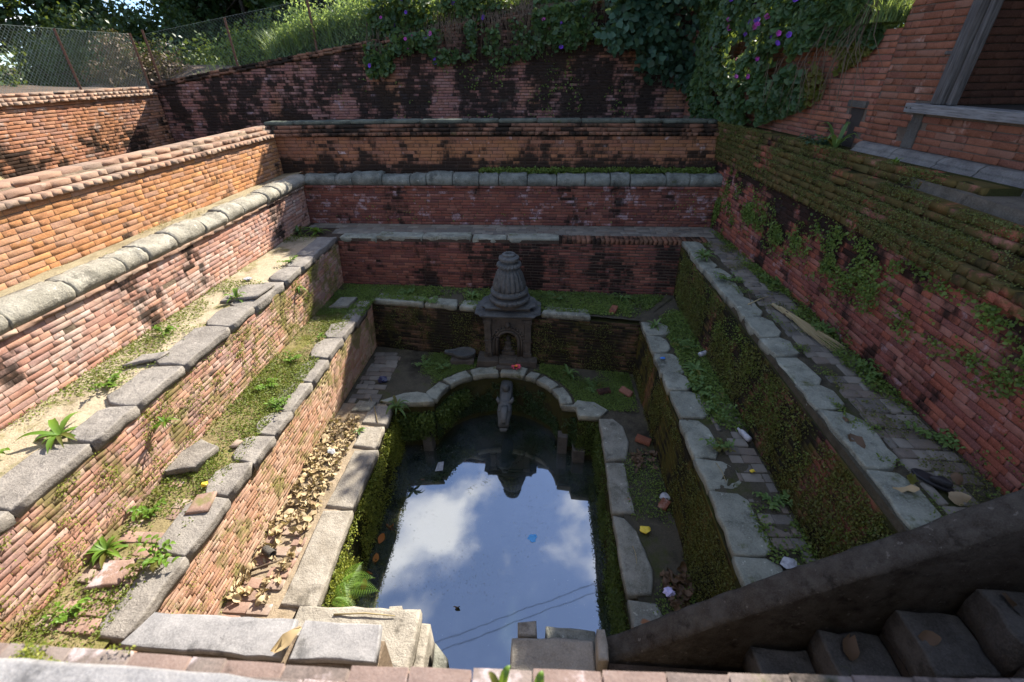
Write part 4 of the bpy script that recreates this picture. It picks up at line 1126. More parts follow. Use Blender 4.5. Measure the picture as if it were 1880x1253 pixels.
course(out, [(x, 11.40, rtop(x)+.064) for x in xs], .055, .25, V3(0, -1, 0), rng, L=.215, prot=.015, tilt=.04)
commit(rwall, out, M['copeB'], 'coping_brick', 120)

ow = thing('boundary_wall', 'dusty orange sunlit brick wall with tilted brick coping below the chain link fence', 'wall', (-9.03, 5, -1.1))
wall_core(ow, [(-9.08, -2.5, -1.6), (-9.08, 11.38, -1.6)], [(-9.08, -2.5, -.50), (-9.08, 11.38, -.50)], (1, 0, 0), M['mortar_lit'], .3)
out = []; rng = random.Random(72)
for k in range(21):
    course(out, [(-9.05, -2, -1.68+k*.058), (-9.05, 11.36, -1.68+k*.058)], .049, .07, V3(1, 0, 0), rng, L=.215, prot=.007)
commit(ow, out, M['outerL'], 'brick', 300)
out = []
course(out, [(-8.98, -2, -.465), (-8.98, 11.30, -.465)], .056, .3, V3(1, 0, 0), rng, L=.115, header=0, prot=.015, tilt=.03)
course(out, [(-9.02, -2, -.405), (-9.02, 11.32, -.405)], .056, .3, V3(1, 0, 0), rng, L=.115, header=0, prot=.015, tilt=.03)
course(out, [(-9.08, -2, -.345), (-9.08, 11.32, -.345)], .05, .25, V3(1, 0, 0), rng, L=.22, header=0, prot=.02, tilt=.03, miss=.15)
commit(ow, out, M['copeL'], 'coping_brick', 300)

# ================================================================== HOUSE
hs = thing('brick_house', 'red brick house with wooden framed opening and stone plinth above the tank', 'house', (3.9, 5, -.95))
def hx(y): return 3.31+(9.46-y)*.1394                      # the wall line
NH = unit(V3(-1, -.1394, 0))
def hp(y, z, off=0): return V3(hx(y), y, z)+NH*off
plinthz = -.80
# low broken wall part (y 10.1 .. 6.05)
lw = thing('broken_wall', 'low reddish brick wall with broken top and dark hole joining the house', 'wall', tuple(hp(8, -.95)))
def bt(y): return .36 if y < 6.7 else .36-.03*(y-6.7)
wall_core(lw, [hp(y, -1.0, -.008) for y in (11.3, 7.5, 6.06)], [hp(y, bt(y)-.06, -.008) for y in (11.3, 7.5, 6.06)], NH, M['mortar_mid'], .3)
NICHE = (6.42, 6.22, -.86, -.50)
out = []; rng = random.Random(81); z = -.97
while z < bt(6.5):
    def tr(p): return (6.19 < p[1] < 6.44 and -.90 < p[2] < -.50) or p[2] > bt(p[1])-.02+.1*(float(vnoise(p, 3, 2)[0])-.5)
    course(out, [hp(11.3, z+.025, .0), hp(6.07, z+.025, .0)], .052, .07, NH, rng, L=.215, prot=.007, trim=tr)
    z += .061
commit(lw, out, M['build2'], 'brick', 300)
mb = MB()
a, b = hp(6.46, -.47, .03), hp(6.17, -.47, .03)
mb.add([a, b, b+V3(0, 0, .07), a+V3(0, 0, .07), a-NH*.12, b-NH*.12, b-NH*.12+V3(0, 0, .07), a-NH*.12+V3(0, 0, .07)], [(0, 1, 2, 3), (3, 2, 6, 7), (0, 4, 5, 1), (0, 3, 7, 4), (1, 5, 6, 2)])
mb.build('niche_lintel', M['stair'], lw)
mb = MB(); p = [hp(6.43, -.9, -.01), hp(6.2, -.9, -.01), hp(6.2, -.48, -.01), hp(6.43, -.48, -.01)]
mb.add([q_+NH*.006 for q_ in p], [(0, 1, 2, 3)]); mb.build('niche_shade_sheet', M['dark'], lw)  # flat dark sheet; the niche's shade is painted, nothing is recessed
# tall wall y 6.05 .. 5.3 and below the sill
OPY = 5.30                                                # near edge of the masonry; opening beyond
rng = random.Random(82); out = []; z = plinthz; HT = 2.3
while z < HT:
    ye = OPY if z > -.36 else 1.5
    def tr(p): return (5.36 < p[1] < 5.52 and p[2] < -.47) or (p[1] < 5.56 and -.475 < p[2] < -.36)
    course(out, [hp(6.05, z+.03, .012), hp(ye, z+.03, .012)], .056, .08, NH, rng, L=.225, prot=.005, header=.3, trim=tr)
    z += .064
commit(hs, out, M['build'], 'brick', 300)
wall_core(hs, [hp(6.05, -.95, .004), hp(OPY, -.95, .004)], [hp(6.05, HT, .004), hp(OPY, HT, .004)], NH, M['mortar_mid'], .32)
wall_core(hs, [hp(OPY, -.95, .004), hp(1.4, -.95, .004)], [hp(OPY, -.40, .004), hp(1.4, -.40, .004)], NH, M['mortar_mid'], .32)
# interior side wall beyond the post, back wall, floor, ceiling, roof
def slab(pts, h, name, mat, parent=hs):
    n = len(pts); V = [tuple(p) for p in pts]+[tuple(np.array(p)+h) for p in pts]
    F = [tuple(range(n))[::-1], tuple(range(n, 2*n))]+[(i, (i+1) % n, n+(i+1) % n, n+i) for i in range(n)]
    me = py_mesh(name, V, F, mat); fix_normals(me); return link(name, me, parent)
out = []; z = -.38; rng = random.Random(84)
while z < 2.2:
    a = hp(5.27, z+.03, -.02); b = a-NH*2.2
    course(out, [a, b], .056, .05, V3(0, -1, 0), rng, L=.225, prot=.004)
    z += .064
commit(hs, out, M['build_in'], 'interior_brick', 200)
slab([hp(5.29, -.4, -.02), hp(5.6, -.4, -.02), hp(5.6, -.4, -2.5), hp(5.29, -.4, -2.5)], V3(0, 0, 2.7), 'inner_wall', M['mortar_dark'])
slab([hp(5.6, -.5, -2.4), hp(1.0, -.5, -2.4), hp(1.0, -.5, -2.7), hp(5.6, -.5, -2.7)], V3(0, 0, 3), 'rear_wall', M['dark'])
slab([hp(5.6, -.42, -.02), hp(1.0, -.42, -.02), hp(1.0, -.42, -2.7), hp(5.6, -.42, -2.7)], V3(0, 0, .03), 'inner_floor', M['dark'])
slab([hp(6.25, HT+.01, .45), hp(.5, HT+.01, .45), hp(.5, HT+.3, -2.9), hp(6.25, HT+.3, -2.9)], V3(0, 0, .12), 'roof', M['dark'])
slab([hp(1.6, -.4, .01), hp(.9, -.4, .01), hp(.9, -.4, -2.7), hp(1.6, -.4, -2.7)], V3(0, 0, 2.7), 'end_wall', M['mortar_dark'])
# timber sill, post, wedge
def beam(a, b, w_, h_, name, mat, up=V3(0, 0, 1), bev=.008):
    a = np.array(a); b = np.array(b); t = unit(b-a); s_ = unit(np.cross(t, up)); u = np.cross(s_, t)
    V = []
    for p in (a, b):
        for i, j in ((-1, -1), (1, -1), (1, 1), (-1, 1)): V.append(p+s_*i*w_/2+u*j*h_/2)
    me = py_mesh(name, V, [(0, 1, 2, 3), (7, 6, 5, 4), (0, 4, 5, 1), (1, 5, 6, 2), (2, 6, 7, 3), (3, 7, 4, 0)], mat); fix_normals(me)
    o = link(name, me, hs); m_ = o.modifiers.new('bevel', 'BEVEL'); m_.width = bev; m_.segments = 2
    return o
sill = beam(hp(5.53, -.415, .02), hp(1.6, -.415, .02), .20, .085, 'sill', M['wood_h'])
for yy in (5.50, 5.45):
    mb = MB(); c = hp(yy, -.415, .121); mb.tube([c-NH*.01, c+NH*.004], .007, 8); link('peg_hole_shade', mb.mesh('peg_hole_shade', M['dark']), sill)  # raised dark discs, the shade of the holes put into their colour
beam(hp(5.24, -.37, .035), hp(5.24, HT, .035), .10, .115, 'post', M['wood'], up=V3(0, 1, 0))
beam(hp(5.13, -.37, .015), hp(5.13, HT, .015), .07, .06, 'post_fillet', M['wood'], up=V3(0, 1, 0))
beam(hp(5.37, .06, .02), hp(5.29, .06, .02), .12, .03, 'wedge', M['wood'])
# slanted plaster patch below the sill
pts = [hp(5.50, -.79, .022), hp(5.36, -.79, .022), hp(5.37, -.46, .022), hp(5.49, -.46, .022)]
slab(pts, NH*-.05, 'slate_panel', M['stair'])
# moulded plinth stones
rng = random.Random(86); y = 6.02
while y > 1.6:
    e = y-rng.uniform(.32, .62)
    prof = [(.17, -.965), (.17, -.90), (.145, -.885), (.12, -.865), (.12, -.845), (.09, -.82), (.06, -.805), (-.02, -.802), (-.02, -.965)]
    V = []
    for yy, k in ((y-.006, 1.0), (y-.03, 1.02), (e+.03, 1.02), (e+.006, 1.0)):
        j = rng.uniform(-.006, .006)
        for d, z in prof: V.append(hp(yy, z+(rng.uniform(-.004, .004)), d*k+j))
    m = len(prof); F = []
    for i in range(3): F += [(i*m+k, i*m+(k+1) % m, (i+1)*m+(k+1) % m, (i+1)*m+k) for k in range(m)]
    F += [tuple(range(m))[::-1], tuple(3*m+k for k in range(m))]
    me = py_mesh('plinth_stone', V, F, M['plinth']); fix_normals(me); link('plinth_stone', me, hs)
    y = e

# ================================================================== MOSS, IVY, GROUND COVER
def wall_pts(b0, b1, t0, t1, n, seed): return scatter_quad(b0, b1, t1, t0, n, seed)
def on_wall(name, parent, b0, b1, t0, t1, nrm, n, size, mat, seed, scale=1.6, lo=.5, soft=.12, off=.01, weight=None, **kw):
    P = wall_pts(b0, b1, t0, t1, n, seed)
    k = clump(P, scale, lo, seed, soft)
    if weight is not None: k &= np.random.RandomState(seed+1).rand(len(P)) < weight(P)
    P = P[k]
    nn = unit(np.array(nrm, float))
    rs = np.random.RandomState(seed+2)
    P = P+nn*(off+rs.rand(len(P), 1)*off)
    return leaf_cloud(name, P, np.tile(nn, (len(P), 1)), size, M[mat], parent, seed, kind='stuff', **kw)
WALLS = {o['label']: o for o in COL.objects if o.type == 'EMPTY' and 'label' in o}
def W_(key):
    for k, o in WALLS.items():
        if k.startswith(key): return o
    raise KeyError(key)
cl = W_('sunlit red brick wall'); dl = W_('pale sunlit brick'); dr = W_('brown moss'); cr = W_('slimy'); db = W_('blackened mossy'); bb = W_('plum'); cb = W_('dark red'); rr = W_('tall crimson')
on_wall('creeping_plants', cl, (-3.705, 1.2, lC), (-3.73, 7.4, lC), (-3.66, 1.2, lB-.1), (-3.7, 7.4, lB-.1), (1, 0, 0), 34000, .016, 'leaf_dot', 1, scale=9, lo=.46, soft=.4)
on_wall('creeping_plants', dl, (-2.975, 1.6, lD), (-2.995, 6.7, lD), (-2.945, 1.6, lC-.1), (-2.97, 6.7, lC-.1), (1, 0, 0), 12000, .014, 'leaf_dot', 2, scale=9, lo=.48, soft=.4)
on_wall('moss', cr, (2.33, 7.2, lC), (2.33, 1.9, lC), (2.41, 7.4, lB-.1), (2.43, 1.9, lB-.1), (-1, 0, 0), 34000, .022, 'leaf_moss', 3, scale=2.5, lo=.36, soft=.25)
on_wall('creeping_plants', cr, (2.33, 7.2, lC), (2.33, 1.9, lC), (2.41, 7.4, lB-.1), (2.43, 1.9, lB-.1), (-1, 0, 0), 14000, .024, 'leaf_small', 4, scale=3, lo=.48, soft=.25)
on_wall('moss', dr, (1.58, 6.2, lD), (1.58, 2, lD), (1.61, 6.3, lC-.1), (1.64, 2, lC-.1), (-1, 0, 0), 22000, .018, 'leaf_moss', 5, scale=2.5, lo=.38, soft=.25)
on_wall('creeping_plants', db, (-3, 6.83, lD), (1.6, 6.18, lD), (-2.97, 6.92, lC-.1), (1.6, 6.34, lC-.1), (-.14, -1, 0), 10000, .02, 'leaf_moss', 6, scale=3, lo=.45, soft=.15)
on_wall('creeping_plants', bb, (-4.5, 8.45, lB), (3.1, 8.45, lB), (-4.5, 8.5, -1.95), (3.1, 8.5, -1.95), (0, -1, 0), 900, .03, 'leaf_small', 7, scale=4, lo=.62, soft=.05)
# ivy on the tall right-hand wall, in a band under the coping
def ivyw(P):
    return np.clip(1-np.abs(P[:, 2]+1.86+.06*(P[:, 1]-5))/.40, 0, 1)*np.where(P[:, 1] > 8.6, .5, 1)
on_wall('ivy', rr, (3.20, 8.9, -2.5), (3.31, 2.3, -2.5), (3.2, 8.9, -1.5), (3.27, 2.3, -1.5), (-1, 0, 0), 70000, .028, 'leaf_small', 8, scale=4.0, lo=.44, soft=.34, off=.02, weight=ivyw, broad=True)
on_wall('ivy', rr, (3.13, 8.95, lB), (3.2, 7.9, lB), (3.17, 8.95, -1.5), (3.2, 7.9, -1.5), (-1, 0, 0), 12000, .03, 'leaf_small', 9, scale=2.5, lo=.42, soft=.12, off=.02, broad=True)
on_wall('creeping_plants', rr, (3.32, 8, lB), (3.31, 2.2, lB), (3.2, 8, -1.5), (3.27, 2.2, -1.5), (-1, 0, 0), 5000, .025, 'leaf_small', 10, scale=4, lo=.55, soft=.1)
Pm = []
for k, path in enumerate(tops):
    zz = -1.48+k*.148
    pts = [V3(x, y, 0) for x, y in path]; L = poly_len(pts); rs = np.random.RandomState(40+k)
    for s_ in rs.rand(14000)*L:
        p, t = poly_eval(pts, s_)
        Pm.append((p[0]-.012+rs.rand()*.02, p[1], zz+rs.rand()*.145) if rs.rand() < .55 else (p[0]-.012+rs.rand()*.09, p[1], zz+.152))
Pm = np.array(Pm); Pm = Pm[clump(Pm, 3, .40, 44, .25)]
leaf_cloud('moss', Pm, np.tile(V3(-.8, 0, .6), (len(Pm), 1)), .017, M['leaf_moss'], rr, 45, kind='stuff')
# pool linings
def lining(path, z0, z1, n, size, mat, seed, parent, inward, thick=.06, lo=.35, name='moss', **kw):
    pts = [V3(x, y, 0) for x, y in path]; L = poly_len(pts); rs = np.random.RandomState(seed); P, N = [], []
    for s_ in rs.rand(n)*L:
        p, t = poly_eval(pts, s_); nn = np.cross(t, V3(0, 0, 1)); nn = nn*(1 if nn@(inward-p) > 0 else -1)
        z = z0+(z1-z0)*rs.rand()
        P.append(p+nn*rs.rand()*thick+V3(0, 0, z)); N.append(nn+V3(0, 0, .3))
    P = np.array(P); N = np.array(N); k = clump(P, 3.2, lo, seed, .2)
    leaf_cloud(name, P[k], N[k], size, M[mat], parent, seed, kind='stuff', droop=.6, **kw)
ctr = V3(-.6, 4, 0)
lining(PL, ZW+.02, lD-.07, 26000, .024, 'leaf_mosslit', 51, TL, ctr, thick=.10)
lining(PR, ZW+.02, lD-.08, 22000, .026, 'leaf_fern', 52, TR, ctr, thick=.07)
lining(PA, ZW+.12, lD-.17, 15000, .03, 'leaf_dark', 53, TA, V3(-.6, 5.0, 0), thick=.045, lo=.42)
lining(PA[:9], ZW+.28, lD-.16, 6000, .045, 'leaf_fern', 54, TA, V3(-.6, 4.6, 0), thick=.18, lo=.38, name='hanging_fern', aspect=.4)

def cover(label, quad, n, size, mat, seed, scale=1.3, lo=.5, soft=.12, h=.03, name='ground_cover', mask=None, **kw):
    P = scatter_quad(*quad, n, seed)
    if mask is not None: P = P[mask(P)]
    P = P; P = P[clump(P, scale, lo, seed, soft)]
    rs = np.random.RandomState(seed); P[:, 2] += .004+rs.rand(len(P))*h
    leaf_cloud(name, P, np.tile(V3(0, 0, 1), (len(P), 1)), size, M[mat], None, seed, spread=.5, kind='stuff', label=label, cat='ground cover', **kw)
cover('sparse green weeds on the sunlit sandy ledge', ((-4.55, 1.5, lB), (-3.9, 1.5, lB), (-3.95, 7.7, lB), (-4.6, 7.7, lB)), 16000, .022, 'leaf_lit', 61, lo=.5)
cover('yellow green weeds carpeting the sunlit mossy ledge', ((-3.76, 1.3, lC), (-3.1, 1.3, lC), (-3.05, 6.3, lC), (-3.76, 6.3, lC)), 36000, .022, 'leaf_lit', 62, lo=.38, soft=.25)
cover('green weeds carpeting the shaded ledge behind the shrine', ((-3.7, 6.3, lC), (-2.9, 6.3, lC), (-2.9, 7.5, lC), (-3.7, 7.5, lC)), 9000, .026, 'leaf_small', 63, lo=.4)
cover('bright weeds on the rear ledge above the shrine wall', ((-2.9, 6.95, lC), (1.6, 6.45, lC), (2.2, 7.28, lC), (-2.9, 7.52, lC)), 26000, .03, 'leaf_small', 64, lo=.42)
cover('green weeds on the shaded ledge beside the damp stones', ((1.95, 2, lC), (2.33, 2, lC), (2.35, 7.0, lC), (1.9, 6.6, lC)), 16000, .03, 'leaf_small', 65, lo=.46)
cover('low weeds on the platform around the shrine', ((-2.5, 5.5, lD), (1.5, 5.2, lD), (1.5, 6.2, lD), (-2.5, 6.75, lD)), 60000, .022, 'leaf_small', 66, lo=.40, mask=lambda P: (((P[:, 0]-ACX)/(AA+.24))**2+((P[:, 1]-ACY)/(AB+.22))**2 > 1) & ((np.abs(P[:, 0]+.53) > .55) | (P[:, 1] < 6.2)))
cover('thin weeds on the shaded walkway', ((1.1, 2, lD), (1.6, 2, lD), (1.55, 5.2, lD), (1.1, 5.0, lD)), 6000, .022, 'leaf_small', 67, lo=.5)
cover('thin weeds at the foot of the tall crimson wall', ((3.08, 2.2, lB), (3.3, 2.2, lB), (3.3, 8.3, lB), (3.05, 8.3, lB)), 9000, .03, 'leaf_small', 68, lo=.45)
cover('sparse weeds on the narrow dusty ledge by the rounded stones', ((-5.1, 1.5, lA), (-4.78, 1.5, lA+.03), (-4.78, 8.6, lA+.03), (-5.1, 8.6, lA)), 4000, .022, 'leaf_lit', 69, lo=.58)
cover('green seedlings along the rear ledge behind the round mossy stones', ((-1.2, 8.68, lA+.06), (3.1, 8.68, lA+.06), (3.1, 8.9, lA+.06), (-1.2, 8.9, lA+.06)), 5000, .045, 'leaf_small', 70, lo=.4, h=.08)
cover('moss tufts on the near wall beside the pale slab', ((-2.9, .63, -1.775), (-1.25, .63, -1.775), (-1.25, .71, -1.79), (-2.9, .71, -1.79)), 9000, .012, 'leaf_mosslit', 71, lo=.4, scale=4, h=.015)
P = scatter_quad((-5.1, 2, lA+.02), (-4.8, 2, lA+.03), (-4.8, 8, lA+.03), (-5.1, 8, lA+.02), 1800, 72)
blades('dry_grass', P[clump(P, 1.5, .5, 72)], .06, M['dry'], None, 72, lean=1.2, w=.003, kind='stuff', label='dry grass wisps on the dusty ledge', cat='grass')
P = scatter_quad((-7.0, 4.2, -1.66), (-5.6, 4.2, -1.66), (-5.6, 5.6, -1.66), (-7.0, 5.6, -1.66), 6000, 73)
P[:, 2] += np.clip(.62-np.hypot(P[:, 0]+6.3, P[:, 1]-4.9)*.8, 0, 1)
blades('straw_heap', P, .2, M['dry'], None, 73, lean=1.4, w=.004, kind='stuff', label='heap of dry straw behind the orange coping', cat='straw')

# ---- individual weeds
def leaf_strip(mb, base, dirn, length, width, rise, droop, seg=6, wav=.0):
    d = unit(np.array(dirn, float)*np.array([1, 1, 0])); s_ = np.cross(d, V3(0, 0, 1)); V = []
    for i in range(seg+1):
        t = i/seg
        c = np.array(base)+d*length*t+V3(0, 0, rise*math.sin(PI*.5*t*1.2)-droop*t*t)
        w_ = width*(math.sin(PI*min(1, .12+.88*t)**.8)+.06)*(1 if t < 1 else .05)*(1+wav*math.sin(t*20))
        V += [c-s_*w_/2+V3(0, 0, w_*.22), c, c+s_*w_/2+V3(0, 0, w_*.22)]
    F = []
    for i in range(seg):
        F += [(3*i, 3*i+1, 3*i+4, 3*i+3), (3*i+1, 3*i+2, 3*i+5, 3*i+4)]
    mb.add(V, F)
def sprig(loc, r, n, mat, label, seed, lw=.05):
    t = thing('weed', label, 'weed', loc, group='leafy stemmed weeds on the ledges'); rng = random.Random(seed)
    for k in range(n):
        a = rng.uniform(0, 2*PI); L = r*rng.uniform(.5, 1.1); d = V3(math.cos(a), math.sin(a), 0); up = rng.uniform(.25, .9); mb = MB()
        def pt(q): return np.array(loc)+d*L*q*(1-.3*up)+V3(0, 0, L*up*q*(1-.35*q))
        mb.tube([pt(q/4) for q in range(5)], [.003, .003, .0025, .002, .001], 4)
        m_ = rng.randint(5, 9)
        for q in range(1, m_+1):
            b_ = pt(q/m_); aa = a+(1 if q % 2 else -1)*rng.uniform(.6, 1.3)
            leaf_strip(mb, b_, (math.cos(aa), math.sin(aa), 0), lw*rng.uniform(.6, 1.3), lw*rng.uniform(.4, .7), lw*rng.uniform(-.1, .5), lw*.3, seg=3)
        mb.build('stem', M['leaf_yel' if rng.random() < .08 else mat], t, smooth=True)
def weed(loc, r, n, mat, label, seed, wr=.28, rise=.5, name='weed', droop=.35, wav=.12):
    if seed in (2, 4, 6, 9, 11, 14, 16, 18, 20, 22, 25, 27): return sprig(loc, r*.95, n, mat, label, seed, lw=r*.24)
    t = thing(name, label, 'weed', loc, group='broad leaved weeds on the ledges'); rng = random.Random(seed)
    if wav: n = int(n*1.8); r *= .78; wr *= .72
    for k in range(n):
        a = 2*PI*k/n*1.0+rng.uniform(-.45, .45); L = r*rng.uniform(.4, 1.12)
        mb = MB(); leaf_strip(mb, loc, (math.cos(a), math.sin(a), 0), L, L*wr*rng.uniform(.8, 1.2), L*rise*rng.uniform(.2, 1.5), L*droop*rng.uniform(.5, 1.3), wav=wav)
        mb.build('leaf', M['leaf_yel' if rng.random() < .1 else mat], t, smooth=True)
    return t
weed((-3.62, 2.08, lC+.02), .26, 13, 'leaf_weed', 'bright leafy weed against the red wall on the mossy ledge', 1)
weed((-3.14, 2.02, lC+.04), .24, 10, 'leaf_weed', 'bright weed growing between two edge stones of the mossy ledge', 2)
weed((-3.98, 2.52, lB+.02), .34, 12, 'leaf_weed', 'large pale weed sprawling over the edge of the sandy ledge', 3, wr=.26, rise=.3)
weed((-4.15, 3.2, lB+.02), .20, 9, 'leaf_weed', 'smaller weed just behind the large sprawling weed', 4)
weed((-4.02, 5.1, lB+.02), .22, 10, 'leaf_weed', 'weed beside the flat stone half way along the sandy ledge', 5)
weed((-3.95, 6.4, lB+.02), .17, 9, 'leaf_weed', 'small weed near the far end of the sandy ledge', 6)
weed((-4.12, 7.85, lB+.02), .30, 12, 'leaf_weed', 'half sunlit weed at the far corner stone of the sandy ledge', 7)
weed((-4.50, 7.85, lB+.02), .28, 11, 'leaf_shade', 'dark green weed at the foot of the pink wall corner', 8)
weed((-3.12, 3.95, lC+.03), .20, 10, 'leaf_weed', 'weed beside the edge stones half way along the mossy ledge', 9)
weed((-3.3, 5.6, lC+.02), .17, 9, 'leaf_weed', 'weed in the carpet near the shadow line', 10)
weed((-3.46, 1.56, lC+.02), .17, 8, 'leaf_weed', 'small weed nearest the slate slabs on the mossy ledge', 11)
weed((-2.52, 4.58, lD+.02), .16, 9, 'leaf_shade', 'dusty weed among the dry leaves by the curb', 12)
weed((2.52, 6.8, lB+.03), .26, 12, 'leaf_shade', 'pale green weed on the shaded stone nearest the rear corner', 13)
weed((2.60, 5.95, lB+.03), .20, 10, 'leaf_shade', 'pale green weed two stones nearer than the corner one', 14)
weed((1.78, 6.15, lC+.03), .24, 12, 'leaf_shade', 'fresh weed on the corner stone of the damp ledge', 15)
weed((1.93, 3.55, lC+.03), .20, 11, 'leaf_shade', 'weed tucked against the largest damp edge stone', 16)
weed((2.08, 5.0, lC+.03), .28, 12, 'leaf_shade', 'sprawling weed on the earth of the damp ledge', 17, rise=.2)
weed((2.0, 4.55, lC+.03), .24, 11, 'leaf_shade', 'second sprawling weed just nearer on the damp ledge', 18, rise=.2)
weed((.50, 6.08, lD+.03), .26, 11, 'leaf_shade', 'weed behind the arch slabs on the shaded platform', 19)
weed((-1.62, 6.2, lD+.03), .17, 10, 'leaf_shade', 'small weed beside the round basin', 20)
weed((-1.2, 7.05, lC+.03), .22, 12, 'leaf_shade', 'weed on the ledge touching the shrine cornice', 21)
weed((-1.88, 6.85, lC+.03), .22, 10, 'leaf_shade', 'weed spilling over the rear wall between two slabs', 22, droop=.8)
weed((1.4, 7.1, lC+.03), .26, 10, 'leaf_shade', 'large leaved weed in the rear corner of the shaded ledge', 23)
weed((-2.12, 5.12, lD+.03), .28, 10, 'leaf_shade', 'drooping weed where the arch meets the sunlit curb', 24, droop=.9)
weed((3.2, 3.75, lB+.02), .22, 10, 'leaf_shade', 'weed at the foot of the crimson wall beyond the broom', 25)
weed((3.55, 6.15, -.93), .34, 16, 'leaf_shade', 'bushy green weed below the dark hole in the low wall', 26, rise=.9)
weed((3.50, 6.45, -.93), .30, 14, 'leaf_shrub', 'blue green weed just beyond the hole in the low wall', 27, rise=.9)
weed((3.62, 5.15, -.93), .12, 8, 'leaf_weed', 'tiny weed at the joint of the plinth stones', 28, rise=.9)
weed((-3.60, 3.05, lB-.30), .16, 8, 'leaf_weed', 'plant hanging on the red wall below the sprawling weed', 29, droop=.7)
weed((-3.66, 6.0, lB-.25), .18, 9, 'leaf_weed', 'plant hanging from the stones below the far sandy ledge', 30, droop=1.2)
weed((-.10, .64, -1.76), .065, 5, 'leaf_weed', 'seedling with upright leaves on the near bricks', 31, wr=.55, rise=1.3, droop=.1, wav=0)
weed((.02, .64, -1.76), .07, 4, 'leaf_weed', 'second seedling a brick along from the other', 32, wr=.5, rise=1.6, droop=.1, wav=0)
for i, (p, r, n, mt, lb_) in enumerate([((-4.3, 2.2, lB+.01), .22, 9, 'leaf_weed', 'stemmed weed close to the pink wall near the big sprawling weed'), ((-4.35, 4.2, lB+.01), .16, 8, 'leaf_weed', 'stemmed weed at the foot of the pink wall half way along'), ((-3.55, 2.5, lC+.01), .20, 9, 'leaf_weed', 'stemmed weed at the foot of the red wall beside the big rock'), ((-3.5, 4.4, lC+.01), .18, 10, 'leaf_weed', 'stemmed weed in the green carpet below the far sandy ledge'), ((-3.45, 5.0, lC+.01), .18, 9, 'leaf_weed', 'stemmed weed in the green carpet just short of the shadow'), ((2.15, 5.6, lC+.01), .24, 11, 'leaf_shade', 'stemmed weed below the slimy wall near the blue capped bottle'), ((2.1, 4.2, lC+.01), .24, 10, 'leaf_shade', 'stemmed weed below the slimy wall half way along'), ((2.2, 2.9, lC+.01), .2, 9, 'leaf_shade', 'stemmed weed in the trench nearest the parapet'), ((.9, 5.75, lD+.01), .22, 9, 'leaf_shade', 'stemmed weed on the platform beside a loose brick'), ((-2.0, 6.3, lD+.01), .2, 10, 'leaf_shade', 'stemmed weed on the platform behind the arch end'), ((3.22, 4.6, lB+.01), .2, 9, 'leaf_shade', 'stemmed weed under the crimson wall beside the broom'), ((3.2, 5.9, lB+.01), .22, 10, 'leaf_shade', 'stemmed weed under the crimson wall beyond the twigs'), ((3.2, 2.9, lB+.01), .2, 9, 'leaf_shade', 'stemmed weed under the crimson wall above the shoe'), ((.3, 7.1, lC+.02), .2, 9, 'leaf_shade', 'stemmed weed behind the single slab right of the shrine'), ((-2.4, 7.2, lC+.02), .2, 9, 'leaf_shade', 'stemmed weed behind the rear slabs before the shrine')]):
    sprig(p, r, n, mt, lb_, 800+i)
# fern by the sunlit lining
fern = thing('fern', 'bright fern growing from the mossy lining by the light block', 'fern', (-2.02, 2.45, -4.75)); rng = random.Random(4)
for k in range(9):
    a = -1.2+k*.3+rng.uniform(-.1, .1); L = rng.uniform(.30, .5); mb = MB()
    d = V3(math.cos(a), math.sin(a), 0); s_ = V3(-d[1], d[0], 0); base = V3(-2.04, 2.45+rng.uniform(-.15, .15), -4.72+rng.uniform(-.1, .15))
    def sp2(t): return base+d*L*t*.9+V3(0, 0, L*.75*t-L*.75*t*t)
    mb.tube([sp2(i/8) for i in range(9)], .003, 4)
    for i in range(3, 23):
        t = i/23; c = sp2(t); pl = L*.30*math.sin(PI*min(1, t*.9+.12))*(1-t*.35)
        for sg in (-1, 1):
            q = s_*sg+d*.45; q = unit(q); u_ = unit(np.cross(q, V3(0, 0, 1)))
            w_ = L*.0085
            mb.add([c, c+q*pl*.4+u_*w_, c+q*pl-V3(0, 0, pl*.25), c+q*pl*.4-u_*w_], [(0, 1, 2, 3)])
    mb.build('frond', M['leaf_weed'], fern)

